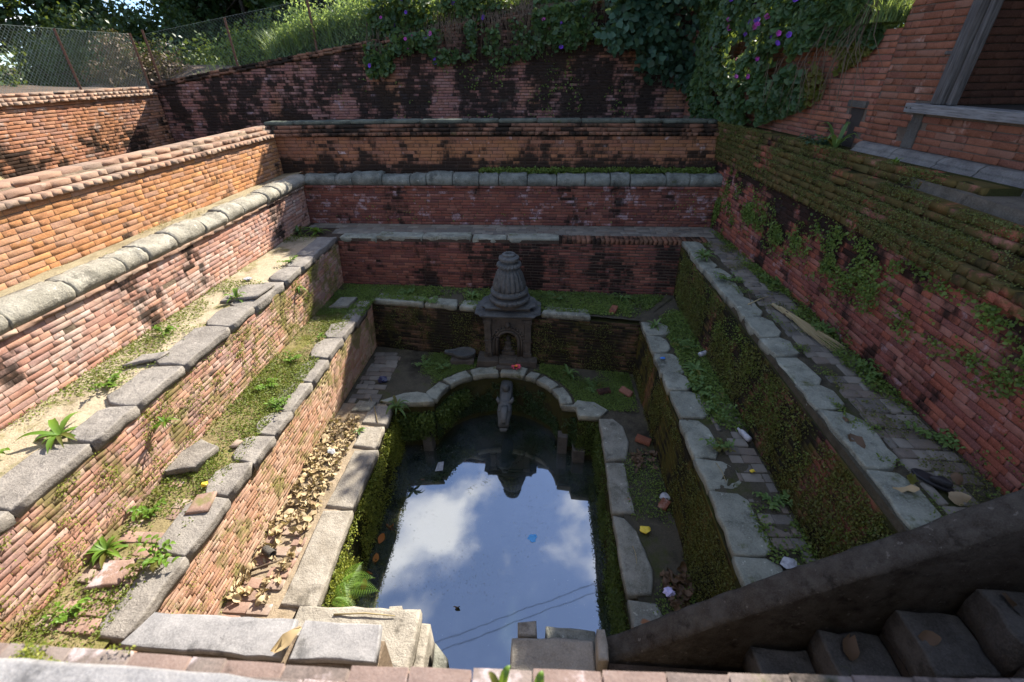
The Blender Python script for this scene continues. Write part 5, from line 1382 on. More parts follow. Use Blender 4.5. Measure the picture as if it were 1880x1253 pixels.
# ================================================================== BANK, FENCE, TREES
def bankz(P):
    x, y = P[:, 0], P[:, 1]
    g = np.clip((x+9.1)*.142, -.2, 1.5)
    rise = np.clip((y-11.6)*.16, 0, 2.2)*np.clip((x+9)/6, .35, 1.2)
    bump = np.clip(1-((x+10.5)/3.2)**2-((y-14.2)/1.8)**2, 0, 1)*.5
    return -.45+g+rise+bump
patch('earth_bank', (-60, 11.6, 0), (30, 11.6, 0), (40, 60, 0), (-70, 60, 0), M['bank'], 180, 90, .14, 91, zf=bankz, scale=.8)
patch('earth_bank', (-60, -6, 0), (-9.3, -6, 0), (-9.3, 11.62, 0), (-60, 11.62, 0), M['bank'], 80, 40, .06, 92, zf=lambda P: -.38+np.clip((-9-P[:, 0])*.03, 0, 1.2), scale=.8)
def gz(x, y): return float(bankz(np.array([[x, y, 0]]))[0])
def fence(label, pts, hts, seed):
    f = thing('chain_link_fence', label, 'fence', tuple(pts[0]))
    for p in pts:
        mb = MB(); p = np.array(p); h = hts+random.Random(int(p[0]*97+p[1]*31)).uniform(-.05, .05)
        mb.add([p+V3(-.026, 0, -.15), p+V3(.026, 0, -.15), p+V3(.026, .006, -.15), p+V3(-.02, .006, -.15), p+V3(-.02, .045, -.15), p+V3(-.026, .045, -.15)]+[p+V3(a, b, h) for a, b in ((-.026, 0), (.026, 0), (.026, .006), (-.02, .006), (-.02, .045), (-.026, .045))],
               [(i, (i+1) % 6, 6+(i+1) % 6, 6+i) for i in range(6)]+[(6, 7, 8, 9), (9, 10, 11, 6)])
        mb.build('post', M['rust'], f)
    V, F = [], []; sp = .075; r = .0019
    P = [np.array(p, float) for p in pts]; L = poly_len(P); H = hts-.06
    def at(s_, z):
        p, t = poly_eval(P, min(max(s_, 0), L)); return p+V3(0, -.006, z+.02)
    i = 0; lines = []
    n = int((L+H)/sp)
    for k in range(n):
        s0 = -H+k*sp
        for dr in (1, -1):
            a, b = (s0, 0), (s0+H, H)
            if dr < 0: a, b = (s0+H, 0), (s0, H)
            a2 = list(a); b2 = list(b)
            # clip to 0..L
            for q, o in ((a2, b2), (b2, a2)):
                if q[0] < 0: q[1] = q[1]+(o[1]-q[1])*(0-q[0])/(o[0]-q[0]); q[0] = 0
                if q[0] > L: q[1] = q[1]+(o[1]-q[1])*(L-q[0])/(o[0]-q[0]); q[0] = L
            m_ = 4
            lines.append([at(a2[0]+(b2[0]-a2[0])*j/m_, a2[1]+(b2[1]-a2[1])*j/m_) for j in range(m_+1)])
    mb = MB()
    for l in lines: mb.tube(l, r, 3, cap=False)
    for z in (0.0, H): mb.tube([at(s_, z) for s_ in np.linspace(0, L, 40)], r*1.4, 3, cap=False)
    mb.build('wire_mesh', M['wire'], f, kind='stuff')
fence('rusty posted chain link fence on the dusty orange wall', [(-9.2, y, -.36) for y in (1.1, 3.5, 5.9, 7.7, 9.6, 11.4)], 1.08, 1)
fence('rusty posted chain link fence rising along the black stained wall', [(x, 11.68, rtop(x)+.02) for x in (-9.1, -7.1, -5.15, -3.0, -1.0, 1.0)], 1.05, 2)

def tree(label, loc, h, rad, crown_z, n, size, mat, seed, name='tree', trunk_r=.12, squash=1.0, clumps=22, broad=True, lean=0):
    t = thing(name, label, 'tree', loc, group='trees beyond the fence'); rng = random.Random(seed); rs = np.random.RandomState(seed)
    l = np.array(loc, float); cc = l+V3(lean, 0, crown_z)
    mb = MB(); mb.tube([l-V3(0, 0, .3), l+V3(.05, 0, crown_z*.4), cc+V3(0, 0, -rad*.2), l+V3(lean, 0, h*.85)], [trunk_r, trunk_r*.8, trunk_r*.5, trunk_r*.15], 8)
    cent = []
    for k in range(clumps):
        d = rs.normal(0, 1, 3); d /= np.linalg.norm(d); d[2] = d[2]*squash
        c = cc+d*rad*rs.uniform(.45, .95)*np.array([1, 1, (h-crown_z)/rad]); cent.append(c)
        mb.tube([cc+V3(0, 0, -rad*.3), (cc+c)/2+V3(0, 0, -.1), c], [trunk_r*.35, trunk_r*.2, .01], 5)
    mb.build('trunk', M['bark'], t)
    k = rs.randint(0, clumps, n); C = np.array(cent)[k]
    off = rs.normal(0, 1, (n, 3)); off /= np.linalg.norm(off, axis=1)[:, None]; off *= (rs.rand(n, 1)**.5)*rad*.38
    leaf_cloud('crown', C+off, off+V3(0, 0, rad*.1), size, M[mat], t, seed, spread=.9, broad=broad)
    return t
tree('tall dark tree blocking the sky beyond the fence', (-12.5, 22, 0), 7.5, 3.6, 3.6, 15000, .22, 'leaf_dark', 1, clumps=34)
tree('dark tree with sky gaps beyond the fence corner', (-18.6, 19.5, -.3), 5.0, 2.6, 2.6, 6500, .22, 'leaf_dark', 2, clumps=22)
tree('second dark tree with sky gaps, thinner and nearer the frame edge', (-22.5, 18, -.3), 5.0, 2.6, 2.4, 4800, .24, 'leaf_dark', 3, clumps=20)
tree('dark tree behind the brown bank', (-6.0, 22, .3), 6, 3.2, 2.6, 12000, .2, 'leaf_dark', 4, clumps=30)
tree('broad dark tree behind the tall grass', (-.5, 23, 1.0), 6.5, 3.6, 2.6, 13000, .2, 'leaf_dark', 5, clumps=30)
tree('dark tree behind the flowering creepers', (5.5, 23, 1.2), 7, 3.8, 3.0, 12000, .2, 'leaf_dark', 6, clumps=30)
tree('great dark tree filling the gap behind the fence corner', (-15.5, 26, 0), 9, 4.2, 4.2, 17000, .24, 'leaf_dark', 8, clumps=40)
tree('great dark tree behind the yellow green bush', (-8.8, 27, 0), 9, 4.2, 4.0, 17000, .24, 'leaf_dark', 9, clumps=40)
def bush(label, loc, rx, ry, rz, n, size, mat, seed, clumps=26, name='bush', broad=False, twigs=True, **kw):
    t = thing(name, label, 'bush', loc); rs = np.random.RandomState(seed); l = np.array(loc, float); mb = MB(); cent = []
    for k in range(clumps):
        d = rs.normal(0, 1, 3); d /= np.linalg.norm(d); d[2] = abs(d[2])
        c = l+d*np.array([rx, ry, rz])*rs.uniform(.4, .95); cent.append(c)
        mb.tube([l+V3(rs.uniform(-.2, .2)*rx, 0, -.1), (l+c)/2+V3(0, 0, .05), c], [.02, .012, .004], 4)
    mb.build('stems', M['twig'], t)
    k = rs.randint(0, clumps, n); off = rs.normal(0, 1, (n, 3)); off /= np.linalg.norm(off, axis=1)[:, None]; off *= rs.rand(n, 1)**.5*np.array([rx, ry, rz])*.36
    leaf_cloud('foliage', np.array(cent)[k]+off, off*2+V3(0, 0, .3), size, M[mat], t, seed, broad=broad, **kw)
    return t
bush('dark leafy bush rising behind the tall grass', (-3.6, 14.5, gz(-3.6, 14.5)), 2.6, 1.0, 1.6, 9000, .11, 'leaf_dark', 15)
bush('second dark leafy bush behind the creepers', (.6, 14, gz(.6, 14)), 2.6, 1.0, 1.5, 9000, .11, 'leaf_dark', 16)
bush('dark bush filling the gap behind the shrub', (4.6, 13, 1.2), 2.4, 1.0, 1.8, 7000, .11, 'leaf_dark', 17)
bush('dark bush low behind the brown bank', (-9.5, 18.5, gz(-9.5, 18.5)-.2), 3.6, 1.2, 2.0, 9000, .13, 'leaf_dark', 18)
bush('tall dark bush behind the wire fence', (-14.5, 18.5, 0), 3.0, 1.2, 2.0, 9000, .13, 'leaf_dark', 19)
bush('yellow green bush on the bank behind the fence corner', (-8.6, 15.5, gz(-8.6, 15.5)), 2.2, 1.2, 1.3, 6000, .10, 'leaf_small', 11)
bush('grey green bush with dry stems behind the wire fence', (-13.5, 15, -.2), 3.0, 1.5, 1.5, 8000, .11, 'leaf_dark', 12)
bush('dry brown creeper heap behind the wire fence', (-11.0, 13.5, -.3), 1.6, .8, 1.0, 5000, .08, 'dryleaf_d', 13)
bush('dark hedge behind the wire fence at the frame edge', (-13, 9.5, -.35), 1.5, 2.5, 1.15, 6000, .1, 'leaf_dark', 14)
M['leaf_bright'] = leaf_mat('sunlit_leaf', [(.22, .33, .12), (.30, .42, .18), (.16, .26, .10), (.36, .44, .22)], .62, .5)
for i, (x, y, rx, rz, lb_) in enumerate([(-5.4, 12.1, .95, 1.25, 'sunlit leafy shrub nearest the rusty fence post on the bank'), (-4.3, 12.05, 1.05, 1.45, 'largest sunlit leafy shrub in the middle of the bright clump'), (-3.2, 12.1, .95, 1.3, 'sunlit leafy shrub where the purple creeper begins')]):
    bush(lb_, (x, y, gz(x, y)-.1), rx, .5, rz, 9000, .10, 'leaf_bright', 60+i, clumps=40, aspect=.3, droop=.3)
# tall bright grass on the bank
def grass_area(label, x0, x1, y0, y1, n, h, seed, mat='grass', w=.008, lo=.3):
    rs = np.random.RandomState(seed); P = np.stack([rs.uniform(x0, x1, n), rs.uniform(y0, y1, n), np.zeros(n)], 1)
    P = P[clump(P, 1.2, lo, seed, .2)]; P[:, 2] = bankz(P)
    blades('tall_grass', P, h, M[mat], None, seed, lean=.45, w=w, kind='stuff', label=label, cat='grass')
grass_area('bright tall grass clump on the bank above the wall', -6.6, -2.6, 11.7, 13.6, 7000, .8, 21, w=.018, lo=.3)
grass_area('pale grass under the creepers on the bank', -3.0, 1.8, 11.6, 13.6, 14000, .6, 22, mat='grass', w=.009, lo=.25)
grass_area('thin grass on the brown bank', -9, -6.3, 12.2, 14.5, 900, .3, 23, w=.006, lo=.45)
# creepers on the rear wall top
def creeper(label, x0, x1, top, hang, n, size, seed, mat='leaf_vine', y=11.3, flowers=0, depth=.5, up=.9, stems=40, smat='twig', name='creeper', zfun=None):
    t = thing(name, label, 'creeper', ((x0+x1)/2, y, rtop((x0+x1)/2))); rs = np.random.RandomState(seed); rng = random.Random(seed)
    mb = MB()
    for k in range(stems):
        x = rng.uniform(x0, x1); z0 = rtop(x); hh = hang*rng.uniform(.3, 1)
        mb.tube([(x+rng.uniform(-.2, .2), y+.5, z0+rng.uniform(.2, up)), (x, y+.1, z0+.15), (x+rng.uniform(-.1, .1), y-.08, z0-.02), (x+rng.uniform(-.15, .15), y-.06-rng.random()*.06, z0-hh)], [.006, .006, .005, .002], 4)
    mb.build('stems', M[smat], t)
    xx = rs.uniform(x0, x1, n); fr = rs.rand(n)
    zz = np.array([rtop(x) for x in xx])
    dz = np.where(fr < .5, rs.rand(n)*up, -rs.rand(n)**1.5*hang)
    yy = np.where(dz > 0, y+rs.rand(n)*depth+.05, y-rs.rand(n)*.14)
    P = np.stack([xx, yy, zz+dz], 1); k = clump(P, 1.9, .48, seed, .12); P = P[k]
    leaf_cloud('foliage', P, np.tile(V3(0, -.7, .5), (len(P), 1)), size, M[mat], t, seed, broad=True, aspect=.8)
    if flowers: bloom(t, P[rs.randint(0, len(P), flowers)]+V3(0, -.05, 0), seed)
    return t
def flower_mesh(mat, name):
    V = [(0, 0, -.03)]; F = []
    for k in range(10):
        a = 2*PI*k/10; V.append((.012*math.cos(a), .012*math.sin(a), 0))
    for k in range(10):
        a = 2*PI*k/10; r = .042 if k % 2 else .036; V.append((r*math.cos(a), r*math.sin(a), .018))
    for k in range(10):
        j = (k+1) % 10; F += [(0, 1+k, 1+j)]; F += [(1+k, 11+k, 11+j), (1+k, 11+j, 1+j)]
    return py_mesh(name, V, F, mat, True)
FM = [flower_mesh(M['purple'], 'flower'), flower_mesh(M['magenta'], 'flower')]
def bloom(parent, P, seed, ns=None):
    rng = random.Random(seed)
    for p in P:
        o = bpy.data.objects.new('flower', FM[0 if rng.random() < .6 else 1]); COL.objects.link(o); o.parent = parent
        o.matrix_parent_inverse = INV[parent.name]
        o.location = p; o.rotation_euler = Vector((rng.uniform(-.6, .3), -1, rng.uniform(0, .9))).to_track_quat('Z', 'Y').to_euler(); s_ = rng.uniform(.8, 1.25); o.scale = (s_, s_, s_)
creeper('creeper with purple flowers trailing over the wall beside the bright grass', -3.9, -1.5, .5, .6, 6500, .085, 31, flowers=18, stems=50)
creeper('dense hanging creeper clump half way along the black stained wall', -2.4, -1.0, .5, .8, 6000, .07, 32, flowers=5, stems=50)
creeper('dry brown creeper stems draped over the wall', -1.2, .8, .4, .8, 4500, .06, 33, mat='leaf_vine', stems=170, up=.5)
creeper('sparse creeper with purple flowers above the dark shrub', -.3, 2.0, .4, .7, 6500, .085, 34, flowers=6, stems=60, up=.35)
# low plants in the joints of the rear wall
P = scatter_quad((-6, 11.36, -1.0), (2.2, 11.36, -1.0), (2.2, 11.36, .5), (-6, 11.36, -.4), 2500, 35); P = P[clump(P, 3, .62, 35, .05)]
leaf_cloud('joint_plants', P, np.tile(V3(0, -1, .3), (len(P), 1)), .045, M['leaf_small'], rwall, 35, kind='stuff')
# big dark shrub in the rear corner
sb = thing('shrub', 'big drooping blue green shrub in the rear corner beside the flowering vine', 'shrub', (2.4, 11.62, 1.0)); rs = np.random.RandomState(41); mb = MB(); cent = []
for k in range(60):
    c = V3(rs.uniform(1.3, 3.6), rs.uniform(10.3, 11.5), rs.uniform(-.25, 2.2)); 
    if c[0] < 2.5: c[2] = min(c[2], 1.35)
    if c[0] < 2.0 and c[2] < .25: c[2] += .5
    cent.append(c); mb.tube([(c[0]*.6+1.0, 11.62, 1.0), (c[0]*.9+.3, 11.5, max(1.0, c[2]*.6+.7)), c], [.012, .009, .003], 4)
mb.build('stems', M['twig'], sb)
k = rs.randint(0, 60, 5200); off = rs.normal(0, 1, (5200, 3)); off /= np.linalg.norm(off, axis=1)[:, None]; off *= rs.rand(5200, 1)**.5*.34
leaf_cloud('foliage', np.array(cent)[k]+off, np.tile(V3(0, -.6, .6), (5200, 1))+off, .13, M['leaf_shrub'], sb, 41, spread=.6, broad=True, droop=.8, aspect=.6)
# flowering vine over the low wall
vn = thing('flowering_vine', 'dense vine with purple and pink flowers spilling over the low brick wall', 'vine', tuple(hp(8.3, -.95))); rs = np.random.RandomState(42)
n = 26000
yy = rs.uniform(6.35, 10.6, n); zlow = np.interp(yy, [6.35, 6.8, 7.0, 8.0, 9.2, 10.2], [.12, -.15, -.45, -.80, -.95, -.95]); zhi = np.interp(yy, [6.35, 7.0, 8.0, 9.5, 10.2], [.7, .95, 1.4, 1.8, 2.0])
zz = zlow+(zhi-zlow)*rs.rand(n)
bul = np.interp(yy, [6.35, 7.0, 8.0, 8.8, 10.2], [.10, .22, .50, .62, .35])*np.clip(.35+.65*np.sin(np.clip((zz-zlow)/1.3, 0, 1)*PI*.5), 0, 1)
Pv = np.stack([np.array([hx(y) for y in yy]), yy, zz], 1)
lump = fbm(Pv, 1.9, 42)
dep = bul*(.45+1.0*lump)*(1-.28*rs.rand(n))
Pv = Pv+NH[None]*dep[:, None]
kk = clump(Pv, 2.2, .33, 43, .15)
isy = (Pv[:, 1] < 7.2) & (Pv[:, 2] < .2)
Nv = np.tile(NH+V3(0, -.2, .5), (n, 1))
leaf_cloud('foliage', Pv[kk & ~isy], Nv[kk & ~isy], .075, M['leaf_vine'], vn, 42, spread=.55, broad=True, aspect=.85, droop=.5)
leaf_cloud('yellow_foliage', Pv[kk & isy], Nv[kk & isy], .05, M['leaf_yel'], vn, 44, spread=.7, broad=True, aspect=.8, droop=.4)
fl_i = np.where(kk & ~isy & (Pv[:, 2] > -.35) & (Pv[:, 2] < .9) & (Pv[:, 1] < 9.2) & (dep > np.percentile(dep, 55)))[0]
bloom(vn, Pv[rs.choice(fl_i, 30)]+NH*.06+V3(0, -.05, 0), 45)
mb = MB(); rng = random.Random(46)
for k in range(90):
    y0 = rng.uniform(6.3, 9.8); p = hp(y0, rng.uniform(.3, .7), .1); q = hp(y0+rng.uniform(-.5, .5), rng.uniform(-.7, .1), rng.uniform(.08, .35))
    mb.tube([hp(y0, .7, -.2), p, (p+q)/2+NH*.1, q], [.006, .006, .005, .002], 4)
mb.build('stems', M['twig'], vn)
P = np.stack([np.array([hx(y) for y in rs.uniform(6.1, 7.4, 1500)])+rs.uniform(-.1, .4, 1500), rs.uniform(6.1, 7.4, 1500), np.full(1500, .36)], 1)
blades('grass_tuft', P, .28, M['grass'], None, 47, lean=.9, w=.006, kind='stuff', label='sunlit grass on the broken top of the low wall', cat='grass')
# added tree, mostly out of view, put in to shade the tank's right half
tree('leafy tree added for shade behind the low wall by the house', (5.3, 9.4, -1.0), 3.6, 1.3, 2.3, 9000, .12, 'leaf_vine', 7, clumps=30)

# ================================================================== SMALL THINGS
def tagged(o, label, cat, group=None):
    o['label'] = label; o['category'] = cat; o['kind'] = 'thing'
    if group: o['group'] = group
    return o
# dry leaf litter
def crumple(mb, p, size, rng, curl=.5, normal=None):
    a = rng.uniform(0, 2*PI); tx = rng.uniform(-.5, .5); ty = rng.uniform(-.5, .5)
    R_ = Matrix.Rotation(a, 3, 'Z') @ Matrix.Rotation(tx, 3, 'X') @ Matrix.Rotation(ty, 3, 'Y')
    V = []; L = size*rng.uniform(.7, 1.3); Wd = L*rng.uniform(.3, .75); cu = curl*rng.uniform(-.8, 1.8)
    for i in range(5):
        u = i/4; w_ = Wd*max(.04, math.sin(PI*(.08+.86*u)))
        for j in (-1, 0, 1):
            v = Vector(((u-.5)*L, j*w_*.5, cu*L*(.5*abs(j)*.6+(u-.5)**2)+rng.uniform(-.16, .16)*L))
            v = R_ @ v; V.append((p[0]+v.x, p[1]+v.y, p[2]+v.z+L*.05))
    F = [(3*i+j, 3*i+j+1, 3*i+j+4, 3*i+j+3) for i in range(4) for j in (0, 1)]
    mb.add(V, F)
def litter(label, pts, size, mat, seed, name='leaf_litter'):
    rng = random.Random(seed); mb = MB()
    for p in pts: crumple(mb, p, size, rng)
    mb.build(name, M[mat], None, smooth=True, kind='stuff', label=label, cat='leaf litter')
P = scatter_quad((-2.95, 2.2, lD), (-2.52, 2.2, lD), (-2.55, 4.9, lD), (-2.97, 4.9, lD), 1200, 81)
P = P[clump(P, 2.2, .30, 81, .35)]; P[:, 2] += np.random.RandomState(3).rand(len(P))*.07
litter('thick drift of dry tan leaves on the sunlit walkway', P, .085, 'dryleaf', 82)
P = scatter_quad((1.3, 2.3, lD), (1.57, 2.3, lD), (1.57, 4.4, lD), (1.25, 4.4, lD), 420, 83); P = P[clump(P, 2, .45, 83, .1)]; P[:, 2] += np.random.RandomState(4).rand(len(P))*.05
litter('wet brown leaves piled on the shaded walkway', P, .085, 'dryleaf_d', 84)
P = scatter_quad((1.5, .95, -3.2), (3.0, .95, -2.2), (3.0, 1.7, -2.2), (1.5, 1.7, -3.2), 26, 85)
rng = random.Random(86)
k = 0
for i, (x, z) in enumerate(nos[:4]):
    for q in range(3):
        mb = MB(); crumple(mb, (x+rng.uniform(.08, .25), (1.62, 1.35, 1.08)[q]+rng.uniform(-.05, .05), z+.015), .15, rng, .3)
        mb.build('fallen_leaf', M['dryleaf_d'], None, smooth=True, label=['lowest', 'second', 'third', 'highest'][i]+' visible dark step, brown fallen leaf '+['by the parapet', 'in the middle', 'by the near bricks'][q], cat='leaf', group='leaves on the stair steps')
for i, (x, y, z, s_, mt, lb_) in enumerate([(2.54, 2.79, lB+.03, 0.17, 'dryleaf_d', 'large rusty leaf on the edge of the damp grey slab'), (2.72, 2.42, lB+.02, 0.14, 'leaf_yel', 'yellow green fallen leaf beside the black shoe'), (2.93, 2.27, lB+.02, 0.14, 'dryleaf', 'tan fallen leaf nearest the parapet on the shaded ledge'), (3.05, 2.45, lB+.02, 0.12, 'dryleaf_d', 'brown leaf by the crimson wall near the parapet'), (2.62, 2.33, lB+.02, .13, 'dryleaf', 'small tan leaf touching the yellow green leaf'), (-1.58, 1.36, -3.17, .17, 'dryleaf', 'brown curled leaf in the joint of the slate slabs'), (2.6, 3.05, lB+.03, .08, 'dryleaf_d', 'small brown leaf in the middle of the damp grey slab'), (-.87, 2.72, ZW+.004, .10, 'dryleaf_d', 'brown leaf floating in the middle of the pool'), (-1.7, 4.55, ZW+.004, .09, 'dryleaf_d', 'dark red leaf floating below the fern covered arch')]):
    mb = MB(); crumple(mb, (x, y, z), s_, random.Random(500+i), .25); mb.build('fallen_leaf', M[mt], None, smooth=True, label=lb_, cat='leaf')
for i in range(5):
    r_ = random.Random(600+i); mb = MB(); crumple(mb, (-2.0+r_.uniform(-.03, .06), 3.75-i*.23+r_.uniform(-.1, .1), ZW+.006), .13, r_, .3)
    mb.build('fallen_leaf', M['redleaf'], None, smooth=True, label=['farthest', 'second farthest', 'middle', 'second nearest', 'nearest the fern'][i]+', orange leaf floating by the sunlit mossy lining', cat='leaf', group='orange leaves at the pool edge')
# broom of straw
br = thing('straw_broom', 'straw hand broom lying on the paved ledge by the crimson wall', 'broom', (3.0, 4.7, lB)); rng = random.Random(7); mb = MB()
A_, B_ = V3(2.93, 5.10, lB+.03), V3(3.13, 4.20, lB+.03); d = unit(B_-A_); s_ = unit(np.cross(d, V3(0, 0, 1)))
for k in range(130):
    o = rng.uniform(-1, 1); e = A_+d*rng.uniform(.55, .98)+s_*o*.10+V3(0, 0, rng.uniform(-.015, .02))
    mb.tube([A_+s_*o*.02+V3(0, 0, rng.uniform(0, .03)), A_+d*.3+s_*o*.035+V3(0, 0, rng.uniform(0, .03)), e], [.003, .003, .0015], 3)
mb.build('bristles', M['dry'], br)
mb = MB(); mb.tube([A_-d*.12, A_+d*.25], [.022, .026], 8); mb.build('handle', M['dry'], br, smooth=True)
mb = MB(); mb.tube([A_+d*.12, A_+d*.16], [.03, .03], 8); mb.build('binding', M['twig'], br, smooth=True)
# sticks
for a, b, r_, mt, lb_ in [((2.6, 5.2, lB+.03), (2.95, 5.45, lB+.03), .008, 'dry', 'straw stick crossing the broom handle'), ((2.75, 5.6, lB+.02), (2.62, 5.15, lB+.03), .005, 'twig', 'thin twig on the paved ledge beyond the broom'), ((-1.74, 1.98, -4.085), (-1.2, 2.0, -4.085), .008, 'dry', 'dry stick lying across the light stone block'), ((-2.3, 4.75, lD+.04), (-2.62, 5.35, lD+.03), .007, 'dry', 'dry stalk leaning near the curb where the arch begins'), ((-2.95, 2.45, lD+.03), (-2.6, 2.62, lD+.05), .014, 'twig', 'dark twig among the dry leaves beside the pipe end'), ((1.82, 3.35, lC+.035), (1.84, 3.1, lC+.035), .004, 'dry', 'pair of pale straws on the damp ledge stone'), ((1.05, 3.0, lD+.03), (1.06, 2.8, lD+.03), .004, 'dry', 'pale straw on the stained curb stone')]:
    mb = MB(); a = V3(*a); b = V3(*b); m_ = (a+b)/2+V3(.01, .015, .004); mb.tube([a, m_, b], [r_, r_*.9, r_*.6], 6); mb.build('stick', M[mt], None, smooth=True, label=lb_, cat='stick')
# loose bricks and stones
def loose_brick(p, rot, mat, label, l=.2, tilt=0):
    v, f = BV[3]; V = np.vstack([v, [(-.5, 1, -.5)]])
    me = np_mesh('loose_brick', BV[3][0], BV[3][1], M[mat]); o = link('loose_brick', me, None, label=label, cat='brick')
    o.matrix_basis = Matrix.Translation(Vector(p)) @ Matrix.Rotation(rot, 4, 'Z') @ Matrix.Rotation(tilt, 4, 'X') @ Matrix(((l, 0, 0, 0), (0, 0, .1, 0), (0, -.06, 0, 0), (0, 0, 0, 1)))
loose_brick((1.21, 6.66, lC+.075), 1.2, 'build', 'loose brick on the rear ledge above the shaded corner')
loose_brick((1.03, 5.65, lD+.07), .3, 'build', 'loose brick near the mossy patch by the arch end')
loose_brick((1.36, 5.62, lD+.09), -.8, 'build', 'tilted loose brick at the foot of the moss streaked wall', tilt=.4)
loose_brick((1.45, 4.6, lD+.07), -.5, 'build', 'loose brick lying along the shaded walkway wall')
loose_brick((1.50, 3.55, lD+.07), .9, 'build', 'broken brick beside the crumpled clear wrapper', l=.12)
for i, (pts, z, th, mt, lb_) in enumerate([([(-4.25, 3.5), (-3.98, 3.62), (-3.92, 3.75), (-4.2, 3.72)], lB+.05, .04, 'stone_flat', 'flat loose stone lying on the sandy ledge'), ([(-3.78, 2.86), (-3.42, 2.95), (-3.38, 3.25), (-3.62, 3.35), (-3.76, 3.1)], lC+.09, .09, 'stone_flat', 'big tilted rock slab on the mossy ledge'), ([(-4.2, 5.0), (-3.75, 5.1), (-3.72, 5.5), (-4.2, 5.52)], lB+.04, .045, 'stone_flat', 'flat paving slab on the sandy ledge beside a weed'), ([(-3.5, 1.75), (-3.25, 1.8), (-3.28, 2.0), (-3.5, 1.98)], lC+.05, .06, 'pave_warm', 'square pink tile fragment on the mossy ledge'), ([(-3.2, 2.45), (-3.0, 2.5), (-3.05, 2.7), (-3.22, 2.66)], lC+.05, .05, 'pave_warm', 'pink brick fragment beside the yellow wrapper'), ([(-3.3, 3.3), (-3.22, 3.3), (-3.2, 3.38), (-3.28, 3.4)], lC+.05, .04, 'pave_warm', 'little pink stone in the green carpet'), ([(-2.8, 4.98), (-2.5, 5.0), (-2.45, 5.2), (-2.75, 5.25)], lD+.045, .05, 'stone_curb_r', 'rough dark stone on the walkway near the shadow line'), ([(-3.55, 6.5), (-3.25, 6.55), (-3.2, 6.85), (-3.5, 6.9)], lC+.07, .08, 'stone_curb_r', 'dark rubble heap in the corner of the mossy ledge')]):
    tagged(stone_poly('loose_stone', pts, z, th, M[mt], None, 700+i, rnd=.012, rough=.012, tilt=.08), lb_, 'stone')
# pipe end
mb = MB(); V, F = [], []
pa_, pb_ = V3(-2.86, 2.72, lD+.05), V3(-2.74, 2.66, lD+.055); d = unit(pb_-pa_); s_ = unit(np.cross(d, V3(0, 0, 1))); u_ = np.cross(s_, d)
for (c, r_) in ((pa_, .045), (pb_, .045), (pb_, .036), (pa_, .036)):
    for k in range(16): V.append(c+r_*(math.cos(k*PI/8)*s_+math.sin(k*PI/8)*u_))
for a in range(4): F += [(a*16+k, a*16+(k+1) % 16, ((a+1) % 4)*16+(k+1) % 16, ((a+1) % 4)*16+k) for k in range(16)]
mb.add(V, F); mb.build('pipe_end', M['stair'], None, smooth=True, label='short grey pipe end lying among the dry leaves', cat='pipe')
# crumpled litter
def wad(p, r_, mat, label, cat, seed, flat=.6, name='wrapper'):
    bm = bmesh.new(); bmesh.ops.create_icosphere(bm, subdivisions=2, radius=1); rng = random.Random(seed)
    for v in bm.verts:
        k = rng.uniform(.6, 1.15); v.co = Vector((v.co.x*r_*k*1.2, v.co.y*r_*k, (v.co.z*flat*k+flat)*r_))+Vector(p)
    me = bpy.data.meshes.new(name); bm.to_mesh(me); bm.free(); me.materials.append(M[mat]); link(name, me, None, label=label, cat=cat)
wad((-2.55, 5.76, lD+.01), .075, 'plastic_navy', 'crumpled navy wrapper on the platform paving', 'litter', 1)
wad((-2.72, 4.12, lD+.05), .05, 'plastic_w', 'crumpled silver wrapper among the dry leaves', 'litter', 2)
wad((-4.23, 5.72, lB+.01), .055, 'plastic_w', 'white tissue on the sandy ledge', 'litter', 3, flat=.3)
wad((1.214, 3.21, lD+.01), .055, 'plastic_y', 'crumpled yellow wrapper on the shaded walkway', 'litter', 4, flat=.4)
wad((1.315, 2.51, lD+.02), .05, 'violet_paper', 'crumpled violet and white paper among wet leaves', 'litter', 5)
wad((1.53, 3.66, lD+.02), .06, 'plastic_w', 'crumpled clear wrapper beside the broken brick', 'litter', 6, flat=.4)
wad((2.145, 3.26, lC+.02), .025, 'plastic_y', 'tiny yellow and white wrapper on the damp ledge', 'litter', 7)
wad((1.70, 5.25, lC+.03), .03, 'plastic_b', 'tiny blue scrap on the mossy damp stone', 'litter', 8, flat=.3)
wad((2.06, 2.28, lC+.02), .06, 'plastic_w', 'pale plastic scrap beside the parapet on the damp ledge', 'litter', 9, flat=.3)
wad((-.03, 3.67, ZW-.004), .06, 'plastic_cyan', 'bright blue wrapper floating in the pool', 'litter', 10, flat=.12)
wad((-3.22, 2.78, lC+.03), .032, 'plastic_y', 'small yellow scrap beside the big rock slab', 'litter', 11)
mb = MB(); mb.add([(-1.55, 4.72, ZW+.004), (-1.43, 4.74, ZW+.012), (-1.45, 4.92, ZW+.012), (-1.54, 4.90, ZW+.004)], [(0, 1, 2, 3)]); mb.add([(-1.55, 4.72, ZW), (-1.43, 4.74, ZW+.008), (-1.45, 4.92, ZW+.008), (-1.54, 4.90, ZW)], [(0, 3, 2, 1)])
mb.build('carton', M['plastic_w'], None, label='pale flat carton floating in the shaded end of the pool', cat='litter')
